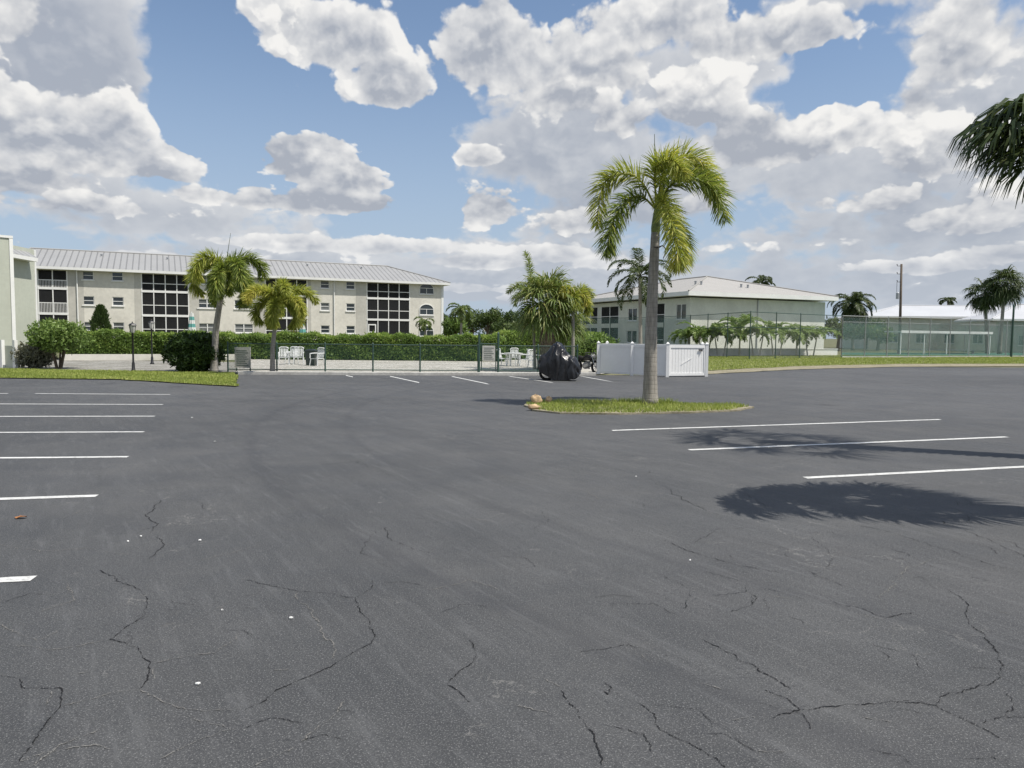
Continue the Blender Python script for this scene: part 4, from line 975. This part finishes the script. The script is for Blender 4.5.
# centre cluster behind the covered bike
bc=G(548,371.5); sabal('stout booted cabbage palm at the centre of the clump behind the covered motorcycle',bc,AT(547,303,bc.y),.33,.30,52,1.0,1.15,21,lo=-.9,tb=.58,dr=.55,wd=.035)
bc2=G(573,372.3); tt=AT(573,304,bc2.y); foxtail('slim yellow green palm on the right of the clump behind the covered motorcycle',bc2,tt,.085,.07,rfr(12,9,1.25,.5,.0,1.2),15,mat='foxy',ll=.36,nleaf=80,around=2,wd=.016)
bc3=G(535,369.5); tt=AT(533,300,bc3.y); foxtail('slim palm with one tall upright frond on the left of the clump',bc3,tt,.075,.06,[(2.2,1.45,2.2,.35,.2),(3.0,.9,1.5,1.6,.2),(.4,1.0,1.4,1.8,.1),(4.4,.7,1.4,1.6,.2),(3.4,.3,1.3,1.6,.2),(1.2,.8,1.3,1.6,.1)],17,ll=.3,nleaf=70,around=2,wd=.015)
bc4=G(562,370); sabal('shorter cabbage palm with a green round crown right of the booted one',bc4,AT(566,322,bc4.y),.15,.13,30,.75,.85,23,tb=.6,boots=False,wd=.03)
# coconut-like palm behind the trunk
def coco(label,base,tp,r0,r1,fr,seed,ll=.5,nleaf=60,mat='dpalm',wd=.02,group=None,yellow=0,vang=.4):
    o=thing('palm_tree',label,'palm tree',tuple(base),group); r=np.random.RandomState(seed)
    base=Vector(base);tp=Vector(tp); trunk(o,[base,base.lerp(tp,.5),tp],r0,r1,'trunk',n=16)
    m=MB()
    for (az,el,L,dr,yl) in fr: feather(m,arc_frond(tp,az,el,L,dr),ll,nleaf,r,1,wd,yellow+yl*.2,.7,.12,vang)
    build('crown',m,mat,o); return o
def cp(px,Y): return Gz(px,Y)
coco('dark feathery palm rising behind the trunk of the tall island palm',cp(641,60),AT(640,276,60),.16,.12,rfr(31,16,3.6,0,-.3,1.35,(1.2,2.0)),31,ll=.75,nleaf=55,wd=.035)
coco('lone slender palm right of the long building end',cp(461,75),AT(461.5,311,75),.14,.11,rfr(33,13,2.0,.1,-.2,1.2,(1.6,2.4)),33,ll=.55,nleaf=50,mat='sabal',wd=.03)
coco('small palm standing in front of the arched windows',cp(427,70),AT(424.5,322,70),.10,.08,rfr(35,10,1.3,.1,-.2,1.1,(1.6,2.4)),35,ll=.4,nleaf=40,mat='sabal',wd=.03)
coco('bushy palm just behind the dark green court screen left of the utility pole',cp(853,105),AT(853,304,105),.2,.16,rfr(37,30,4.1,.2,-.8,1.35,(1.3,2.0)),37,ll=.95,nleaf=55,mat='dpalm',wd=.05)
coco('dark palm crown showing above the ridge of the two storey building',cp(762,140),AT(762,283,140),.2,.16,rfr(39,12,3.6,0,-.1,1.2,(1.2,1.9)),39,ll=.9,nleaf=50,wd=.06)
coco('small dark palm crown left along the ridge of the two storey building',cp(741,150),AT(741,285,150),.2,.16,rfr(41,9,2.2,0,-.1,1.0,(1.2,1.9)),41,ll=.8,nleaf=40,wd=.06)
coco('far little palm top above the white roof',cp(948,160),AT(948,301,160),.2,.16,rfr(43,12,2.2,.1,-.3,1.3,(1.2,1.9)),43,ll=.8,nleaf=40,wd=.06)
sabal('left one of the two palms before the white gable roof with hanging skirt of fronds',cp(988,92),AT(985,293,92),.20,.17,34,1.3,1.55,45,mat='dpalm',lo=-1.3,boots=False,wd=.06,dr=.8)
sabal('taller right one of the two palms before the white gable roof',cp(1000,90),AT(1005,284,90),.20,.17,40,1.3,1.7,47,mat='dpalm',lo=-1.2,boots=False,wd=.06,dr=.8)
# near right cabbage palm, trunk off frame
YR=6.9; rc=AT(1162,128,YR); rb=Vector((rc.x+.15,rc.y,0))
sabal('dark cabbage palm crown reaching in from the right edge high above the bay lines',rb,rc,.17,.15,22,.58,.58,51,hubs=[AT(1004,120,6.8),AT(1008,132,7.2),AT(1014,126,6.5),AT(1016,142,7.0),AT(1030,102,6.6),AT(1040,100,7.1),AT(1030,150,6.7),AT(1028,135,7.3),AT(1044,128,7.4),AT(1048,160,6.6),AT(1044,146,7.1)],mat='dpalm',nseg=44,lo=-.35,hi=1.2,wd=.017,dr=.5,tb=.55)
# taller palm off frame whose shade lies on the bay lines
sx=G(770,442); hh=8.6; k=hh/math.tan(EL); sd=Vector((SAZ[0],SAZ[1],0)).normalized()
pb=sx+sd*k; sabal('tall cabbage palm outside the right edge shading the bay lines',pb,pb+Vector((0,0,hh)),.17,.14,15,1.0,.8,53,mat='dpalm',nseg=18,lo=-.9,wd=.03)

# hedges and shrubs
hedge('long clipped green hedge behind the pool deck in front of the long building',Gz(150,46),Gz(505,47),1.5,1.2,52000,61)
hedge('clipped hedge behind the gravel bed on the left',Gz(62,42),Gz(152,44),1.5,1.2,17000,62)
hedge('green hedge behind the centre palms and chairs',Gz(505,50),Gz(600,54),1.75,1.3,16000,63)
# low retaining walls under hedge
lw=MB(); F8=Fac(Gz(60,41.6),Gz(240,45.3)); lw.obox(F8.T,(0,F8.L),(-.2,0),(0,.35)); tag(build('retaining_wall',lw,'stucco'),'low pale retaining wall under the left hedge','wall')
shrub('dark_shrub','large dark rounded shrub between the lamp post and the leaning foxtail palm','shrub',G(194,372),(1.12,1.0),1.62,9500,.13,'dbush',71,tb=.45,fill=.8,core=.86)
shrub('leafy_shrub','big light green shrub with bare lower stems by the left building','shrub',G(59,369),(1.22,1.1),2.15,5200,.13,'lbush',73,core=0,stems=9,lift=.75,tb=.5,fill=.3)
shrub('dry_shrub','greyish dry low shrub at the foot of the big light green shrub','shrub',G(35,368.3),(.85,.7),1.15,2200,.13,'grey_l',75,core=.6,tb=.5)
o=thing('cypress_tree','small conical evergreen against the long building wall','tree',tuple(Gz(101,62))); c=Gz(101,62); m=MB(); r=np.random.RandomState(5)
n=3800; t=r.rand(n)**.7; z=1.0+2.7*t; rr=.9*np.sqrt(np.clip(1-t,.0,1))*(.5+.5*r.rand(n)**.5)*np.minimum(1,.6+t*2); an=r.uniform(0,6.28,n); rr*=1+.15*np.sin(an*3+z*4)
P=np.stack([c.x+rr*np.cos(an),c.y+rr*np.sin(an),z],1); A_=np.stack([np.cos(an)*.4,np.sin(an)*.4,np.ones(n)],1)+r.normal(0,.3,(n,3)); B_=np.cross(A_,r.normal(size=(n,3))); B_/=np.linalg.norm(B_,axis=1)[:,None]
m.quads(P,A_*.17,B_*.035,np.clip(.35+r.normal(0,.18,n),0,1)); build('crown',m,'treel',o); m=MB(); m.tube([(c.x,c.y,0),(c.x,c.y,3)],[.09,.03],6); build('trunk',m,'bark',o)
# shrubs right of centre
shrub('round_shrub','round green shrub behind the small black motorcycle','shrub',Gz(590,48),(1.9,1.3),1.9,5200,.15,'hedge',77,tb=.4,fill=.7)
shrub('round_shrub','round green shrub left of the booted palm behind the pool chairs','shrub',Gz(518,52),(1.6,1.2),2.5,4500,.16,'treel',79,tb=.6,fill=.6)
# areca palms row
def areca(label,px,Y,h,seed,group):
    h*=1.18; p=Gz(px,Y); o=thing('bushy_palm',label,'palm',tuple(p),group); r=np.random.RandomState(seed); m=MB(); s=MB()
    for k in range(2):
        an=k*3.1+seed; q=Vector((p.x+.3*math.cos(an),p.y+.3*math.sin(an),0)); t=q+Vector((.3*math.cos(an),.3*math.sin(an),h*.52)); s.tube([q,t],[.07,.05],6)
        for i in range(8):
            feather(m,arc_frond(t,i*.8+seed+k,.5+.9*r.rand(),h*.72*r.uniform(.8,1.1),1.3+.8*r.rand()),.55,40,r,1,.04,.35,.3,.15)
    build('stem',s,'concrete',o); build('crown',m,'lbush',o)
G_='bushy small palms along the fence'
ar=[(689,68,2.7,'leftmost of the bushy small palms just above the vinyl gate'),(705,66,2.9,'second bushy small palm from the left of the row'),(721,65.5,2.8,'third bushy small palm from the left of the row'),
(740,66,3.6,'tallest bushy small palm left of the dark fence post'),(757,67,2.9,'bushy small palm right beside the dark fence post'),(777,67.5,3.1,'bushy small palm in the middle of the right half of the row'),(797,69,2.7,'second bushy small palm from the right end of the row'),(811,69.5,2.9,'rightmost of the bushy small palms near the wall corner')]
for i,(px,Y,h,l) in enumerate(ar): areca(l,px,Y,h,80+i,G_)
# background broadleaf trees
def tree(label,px,Y,h,r_,seed,mat='treel',n=2600,ls=.34,group='trees far behind the pool area',sq=.5):
    p=Gz(px,Y); o=thing('broadleaf_tree',label,'tree',tuple(p),group); m=MB(); rr=random.Random(seed); t=MB()
    t.tube([(p.x,p.y,0),(p.x+.1,p.y,h*.35),(p.x,p.y,h*.6)],[.25,.18,.1],8)
    for k in range(7):
        an=k*2.4+seed; q=(p.x+math.cos(an)*r_*.55*rr.uniform(.5,1.1),p.y+math.sin(an)*r_*.5,h*rr.uniform(.5,.8)); R1=r_*rr.uniform(.38,.6)
        leafcloud(m,q,(R1,R1,R1*.7),n//7,ls,seed*9+k,fill=.45,tb=rr.uniform(.3,.6)); t.tube([(p.x,p.y,h*.35),q],[.1,.03],5)
    build('trunk',t,'bark',o); build('crown',m,mat,o)
tr=[(447,110,5.2,3.0,'dark tree touching the end corner of the long building'),(472,118,5.6,3.6,'broad dark tree behind the lone slender palm'),(487,105,5.9,2.0,'narrow upright tree right of the lone slender palm'),(499,112,5.0,2.4,'round topped tree above the small distant house'),(512,100,5.2,2.6,'tree at the left side of the centre palm clump'),(530,110,5.0,3.2,'tree showing low behind the centre palm trunks'),(455,90,4.0,1.8,'low yellowish tree beside the lone slender palm'),
    (568,125,5.0,4.0,'tree showing between the centre palms and the two storey building'),(604,150,5.5,4.0,'tree hidden low behind the left end of the two storey building'),(838,100,4.6,2.6,'tree beside the right corner of the two storey building'),(866,112,4.6,3.2,'green tree behind the court screen left of the utility pole'),(878,108,3.8,2.4,'light green tree under the bushy court palm')]
for i,(px,Y,h,r_,l) in enumerate(tr): tree(l,px,Y,h,r_,90+i,n=2200,mat='lbush' if 'yellowish' in l or 'light' in l else 'treel')

# ------------------------------------------------------------------ lamp posts
def lamp(label,base,h,group='black lantern posts on the lawn'):
    o=thing('lamp_post',label,'lamp post',tuple(base),group); x,y=base.x,base.y; m=MB()
    m.lathe([(.11,0),(.11,.05),(.07,.10),(.06,.35),(.04,.42),(.035,h-.52),(.055,h-.5),(.035,h-.46),(.07,h-.42)],(x,y,0),10); build('pole',m,'black',o,True)
    m=MB(); m.lathe([(.085,h-.415),(.14,h-.12)],(x,y,0),6); ln=build('lantern',m,'lglass',o)
    m=MB(); m.lathe([(.17,h-.118),(.11,h-.05),(.03,h-.02),(.02,h+.03),(.005,h+.05)],(x,y,0),6); build('cap',m,'black',o)
    m=MB()
    for k in range(6):
        a=k*math.pi/3+.1; m.tube([(x+.088*math.cos(a),y+.088*math.sin(a),h-.415),(x+.143*math.cos(a),y+.143*math.sin(a),h-.12)],.008,4)
    build('lantern_bars',m,'black',ln)
lamp('black lantern post on the grass left of the dark rounded shrub',G(133.5,371.8),2.05)
lamp('black lantern post half hidden behind the dark rounded shrub left side',Gz(151.5,38),2.25)
# ------------------------------------------------------------------ closed parasols
def parasol(label,base,h):
    o=thing('closed_parasol',label,'parasol',tuple(base),'closed striped pool parasols'); x,y=base.x,base.y
    m=MB(); m.tube([(x,y,0),(x,y,h+.1)],.025,6); build('pole',m,'white',o)
    m=MB(); m.lathe([(.30,0),(.30,.08),(.05,.12)],(x,y,0),10); build('base',m,'concrete',o)
    n=7
    for i in range(n):
        z0=h-1.75+1.75*i/n; z1=h-1.75+1.75*(i+1)/n; f=lambda z:.24*(1-.7*((z-(h-1.75))/1.75))+.03
        m=MB(); V=[];k=16
        for z in (z0,z1):
            for j in range(k): a=2*math.pi*j/k; r_=f(z)*(1+.22*(j%2)); V.append((x+r_*math.cos(a),y+r_*math.sin(a),z))
        m.add(V,[(j,(j+1)%k,k+(j+1)%k,k+j) for j in range(k)]+[tuple(range(k,2*k))]); build('canopy_panel',m,'teal' if i%2 else 'canvas',o)
parasol('closed teal and white striped parasol right of the leftmost big balcony stack',Gz(192,52),3.0)
parasol('closed teal and white striped parasol beside the small yellowing foxtail palm',Gz(302.5,52),2.7)
# ------------------------------------------------------------------ patio chairs
def chair(label):
    o=thing('patio_chair',label,'chair',(0,0,0),'white plastic pool chairs')
    m=MB(); V=[]
    for i in range(5):
        for j in range(5): x=-.23+.46*i/4; y=-.22+.44*j/4; V.append((x,y,.42-.02*math.sin(j/4*math.pi)))
    m.add(V,[(i*5+j,i*5+j+1,i*5+j+6,i*5+j+5) for i in range(4) for j in range(4)]); m.box((-.24,-.23,.37),(.24,.22,.40)); build('seat',m,'chair',o)
    m=MB()
    for k in range(6): x=-.2+.08*k; m.add([(x-.025,.2,.44),(x+.025,.2,.44),(x+.025,.3,.86),(x-.025,.3,.86),(x-.025,.22,.44),(x+.025,.22,.44),(x+.025,.32,.86),(x-.025,.32,.86)],[(0,1,2,3),(7,6,5,4),(0,3,7,4),(1,5,6,2)])
    m.tube([(-.25,.3,.86),(-.15,.31,.93),(.15,.31,.93),(.25,.3,.86)],.03,6); build('backrest',m,'chair',o)
    for sx_ in (-1,1):
        m=MB(); m.tube([(.25*sx_,-.25,.40),(.26*sx_,-.24,.64),(.26*sx_,.0,.66),(.25*sx_,.28,.66)],.026,6); build('armrest',m,'chair',o)
        for sy in (-1,1): m=MB(); m.tube([(.23*sx_,.21*sy,.40),(.27*sx_,.27*sy,0)],[.03,.022],6); build('leg',m,'chair',o)
    return o
ch=chair('white plastic chair left of the table, nearest the pool gate')
pp=Gz(504,41); ch.location=pp; ch.rotation_euler=(0,0,1.2)
for (px,Y,rz,l) in [(523.5,40,-1.3,'white plastic chair just right of the round table'),(535,38.5,.5,'white plastic chair closest to the centre palm trunks'),(515,43,.1,'white plastic chair behind the round table'),
    (283.5,39,.3,'left white plastic chair behind the fence beside the yellowing foxtail palm'),(291.5,40,-.2,'middle white plastic chair of the three by the yellowing foxtail palm'),(298.5,39.5,.2,'right white plastic chair of the three by the yellowing foxtail palm'),(317,38,-.5,'white plastic chair next to the black bin')]:
    copy_tree(ch,Gz(px,Y),rz,1,l)
tb_=thing('patio_table','white round plastic table among the chairs right of the gate','table',tuple(Gz(513.5,40.2))); p=Gz(513.5,40.2)
m=MB(); m.lathe([(.5,.68),(.52,.70),(.52,.725),(.5,.73),(.01,.731)],(p.x,p.y,0),20); build('tabletop',m,'chair',tb_)
for k in range(4): a=k*math.pi/2+.4; m=MB(); m.tube([(p.x+.3*math.cos(a),p.y+.3*math.sin(a),.69),(p.x+.36*math.cos(a),p.y+.36*math.sin(a),0)],[.035,.025],6); build('leg',m,'chair',tb_)
p=Gz(311,38.5); bn=thing('litter_bin','black square bin behind the pool fence right of the small palm','bin',tuple(p)); m=MB()
m.tube([(p.x,p.y,.02),(p.x,p.y,.75)],[.30,.36],4); build('body',m,'black',bn); m=MB(); m.tube([(p.x,p.y,.752),(p.x,p.y,.80),(p.x,p.y,.86)],[.40,.40,.18],4); build('lid',m,'black',bn)

# ------------------------------------------------------------------ covered motorcycle
def covered():
    a=G(543,379.3); b=G(576,381.3); c=(a+b)/2; ax=(b-a).normalized(); ax=(ax+Vector((0,.35,0))).normalized(); sd_=Vector((-ax.y,ax.x,0))
    o=thing('covered_motorcycle','motorcycle under a shiny black cover parked in front of the centre palms','motorcycle',tuple(c))
    sec=[(-1.02,.05,.62),(-.98,.20,.78),(-.86,.30,.95),(-.66,.36,1.02),(-.42,.38,1.18),(-.22,.42,1.40),(-.08,.46,1.46),(.08,.46,1.38),(.24,.42,1.16),(.44,.36,1.0),(.64,.36,.92),(.82,.34,.80),(.93,.26,.60),(.98,.10,.40)]
    K=28; V=[]; Pn=[(s,w_,h) for s,w_,h in sec]
    # interpolate sections
    S=[]; 
    for i in range(len(Pn)-1):
        for k in range(3): t=k/3; S.append(tuple(Pn[i][j]*(1-t)+Pn[i+1][j]*t for j in range(3)))
    S.append(Pn[-1])
    r=random.Random(3)
    for i,(s,w_,h) in enumerate(S):
        lowz=.28-.24*min(1,max(0,(1.0-abs(s-.1))/.9)) if s<-.5 else .03
        lowz=.03+(.40*((-.15-s)/.87)**1.3 if s<-.15 else 0)+(.15*(s-.6)/.4 if s>.6 else 0)
        for j in range(K+1):
            t=j/K; a_=math.pi*t
            cx=math.cos(a_); sz=math.sin(a_)
            z=lowz+(h-lowz)*(sz**.62); wv=w_*(1-.25*max(0,(z-.75)/.8))*(1-.10*(1-sz)**2)
            wr=.05*math.sin(i*1.05+.5*math.sin(j*.45))+.035*math.sin(i*1.9+j*.25+1.3)+.02*math.sin(j*.9+i*.3)+r.uniform(-.006,.006)
            y=math.copysign(abs(cx)**.7,cx)*wv*(1+wr*2.0); z+=wr*.5*sz; s2=s+.05*math.sin(j*.8+i*.3)
            p=c+ax*s2*.80+sd_*y; V.append((p.x,p.y,max(z,.01)))
    Fs=[(i*(K+1)+j,i*(K+1)+j+1,(i+1)*(K+1)+j+1,(i+1)*(K+1)+j) for i in range(len(S)-1) for j in range(K)]
    Fs+=[tuple(range(K+1))[::-1],tuple(range((len(S)-1)*(K+1),len(S)*(K+1)))]
    m=MB(); m.add(V,Fs)
    mt,t=newmat('black_cover'); pz=wpos(t); hgt=t.noise(t.v('MULTIPLY',pz,(1,1,.35)),7,3,.5,1.2)
    finish(mt,t,princ(t,rgb(.014,.014,.016),.28,.55,0,hgt,.55,.06))
    build('cover',m,mt,o,True)
    m=MB(); q=c-ax*.52; m.tube([tuple(q+sd_*.05+Vector((0,0,0))+Vector((.25*math.cos(t_),0,.27+.25*math.sin(t_)))) for t_ in np.linspace(0,2*math.pi,20)],.055,8,False); build('wheel',m,'rubber',o)
covered()
def moto():
    p=G(586.5,372.8); o=thing('motorcycle','small black motorcycle parked beside the white enclosure','motorcycle',tuple(p)); X=Vector((.62,-.78,0)); 
    P=lambda s,z,y=0: tuple(p+X*s+Vector((.78,.62,0))*y+Vector((0,0,z)))
    for s in (-.62,.62):
        m=MB(); m.tube([P(s+.26*math.cos(t),.29+.26*math.sin(t)) for t in np.linspace(0,2*math.pi,22)],.055,8,False); wh=build('wheel',m,'rubber',o)
        m=MB()
        for k in range(5): a=k*math.pi/5; m.tube([P(s+.22*math.cos(a),.29+.22*math.sin(a)),P(s-.22*math.cos(a),.29-.22*math.sin(a))],.012,5)
        build('rim',m,'metal',wh)
    m=MB(); m.tube([P(-.2,.62),P(.0,.72),P(.25,.70),P(.35,.6)],[.08,.15,.14,.06],10); build('fuel_tank',m,'black',o,True)
    m=MB(); m.tube([P(-.75,.70),P(-.5,.68),P(-.2,.64)],[.05,.12,.10],8); build('seat',m,'rubber',o,True)
    m=MB(); m.tube([P(-.15,.3),P(0,.35),P(.2,.42)],[.14,.18,.14],8); build('engine',m,'metal',o)
    for y in (-.07,.07): m=MB(); m.tube([P(.62,.29,y),P(.38,.88,y)],.025,6); build('fork',m,'metal',o)
    m=MB(); m.tube([P(.25,.92,-.36),P(.36,.93,-.15),P(.38,.90,0),P(.36,.93,.15),P(.25,.92,.36)],.018,6); build('handlebar',m,'black',o)
    m=MB(); m.tube([P(.40,.78),P(.52,.78)],[.06,.09],10); build('headlight',m,'lglass',o)
    m=MB(); m.tube([P(.05,.2,.14),P(-.3,.25,.16),P(-.75,.33,.17)],[.03,.035,.045],8); build('exhaust',m,'metal',o)
    m=MB(); m.tube([P(-.62,.62),P(-.84,.58),P(-.94,.42)],[.07,.07,.03],6); build('rear_mudguard',m,'black',o)
moto()
# ------------------------------------------------------------------ utility pole
p=Gz(900,112); up=thing('utility_pole','wooden utility pole with insulators on its left side','utility pole',tuple(p)); top=AT(901.5,264,112)
m=MB(); m.tube([(p.x,p.y,0),tuple(top)],[.22,.15],10); build('pole',m,'wood',up,True)
for py in (266,274,282):
    q=AT(901,py,112); m=MB(); m.tube([tuple(q),tuple(q+Vector((-.55,0,0))),tuple(q+Vector((-.6,0,.25)))],[.04,.04,.09],6); build('insulator',m,'black',up)
q=AT(897.5,296,112); m=MB(); m.lathe([(.22,-.45),(.22,.45),(.1,.55)],tuple(q),10); build('transformer',m,'metal',up)
q0=AT(898,270,112); m=MB(); m.tube([tuple(AT(897,282,112)),tuple(AT(896.7,292,112))],.03,4); build('cable',m,'black',up)
# tall dark pole at right
p=Gz(1012,74); m=MB(); m.lathe([(.11,0),(.09,5.0),(.12,5.02),(.05,5.25)],tuple(p),10); lp=thing('tall_pole','tall dark pole standing at the court fence under the pair of palms','pole',tuple(p)); build('pole',m,'dgreen',lp)
# ------------------------------------------------------------------ small things on the ground
def rockm(label,px,py,s,seed,zb=.03):
    p=G(px,py); o=MB(); r=random.Random(seed); k=12; V=[]
    ph=[r.uniform(0,6.28) for _ in range(6)]
    for i in range(9):
        a=math.pi*i/8
        for j in range(k):
            t=2*math.pi*j/k; f=1+.18*math.sin(2*t+ph[0]+a)+.12*math.sin(3*t+ph[1]-2*a)+.1*math.sin(5*a+ph[2]+t)+r.uniform(-.05,.05)
            V.append((p.x+s[0]*f*math.sin(a)*math.cos(t),p.y+s[1]*f*math.sin(a)*math.sin(t),max(0.0,zb+s[2]*.8+s[2]*f*math.cos(a))))
    o.add(V,[(i*k+j,(i+1)*k+j,(i+1)*k+(j+1)%k,i*k+(j+1)%k) for i in range(8) for j in range(k)]); b=build('rock',o,'rock',None,True); b.location=(0,0,0)
    tag(b,label,'rock','tan rocks at the tip of the grass island')
rockm('largest tan rock, upper left one at the tip of the grass island',536,405,(.13,.11,.115),1)
rockm('flat tan rock lowest in front at the tip of the grass island',534,410.5,(.13,.09,.06),2)
rockm('small brownish rock standing right of the largest rock',548.5,404.5,(.075,.07,.09),3)
def scrap(label,px,py,s,mat,name,cat,seed):
    p=G(px,py); r=random.Random(seed); m=MB(); n=9; V=[(p.x,p.y,.012+s*.25)]
    for j in range(n): a=2*math.pi*j/n; rr=s*r.uniform(.5,1.1)*(1.6 if name=='fallen_leaf' and j%4==0 else 1); V.append((p.x+rr*math.cos(a),p.y+rr*.6*math.sin(a),.008+r.uniform(0,s*.35)))
    V2=[(x,y,z-.004) for x,y,z in V]; m.add(V+V2,[(0,1+j,1+(j+1)%n) for j in range(n)]+[(n+1,n+2+(j+1)%n,n+2+j) for j in range(n)]); tag(build(name,m,mat),label,cat,'litter scattered on the asphalt')
scrap('brown dry leaf lying between the two nearest left bay lines',21,518.5,.055,'leafdry','fallen_leaf','leaf',1)
for i,(px,py,s,l) in enumerate([(198,685,.018,'white scrap nearest the bottom left of the asphalt'),(291,619,.022,'thin white scrap left of the large crack'),(222,611,.016,'pale crumb left of the thin white scrap'),(141,537,.022,'pale crumb above the left cracks, right of a pair'),(128,542,.018,'pale crumb above the left cracks, left of a pair'),(200,541,.022,'pale scrap above the cracks right of the crumb pair'),(192,418,.04,'tiny pale scrap near the left bay line ends'),(215,442,.035,'tiny pale scrap further right of the left bay line ends'),(636,477,.02,'tiny pale scrap on open asphalt below the grass island'),(690,561,.016,'tiny pale scrap beside a thin crack right of centre')]):
    scrap(l,px,py,s*.72,'paper','paper_scrap','scrap',i+5)
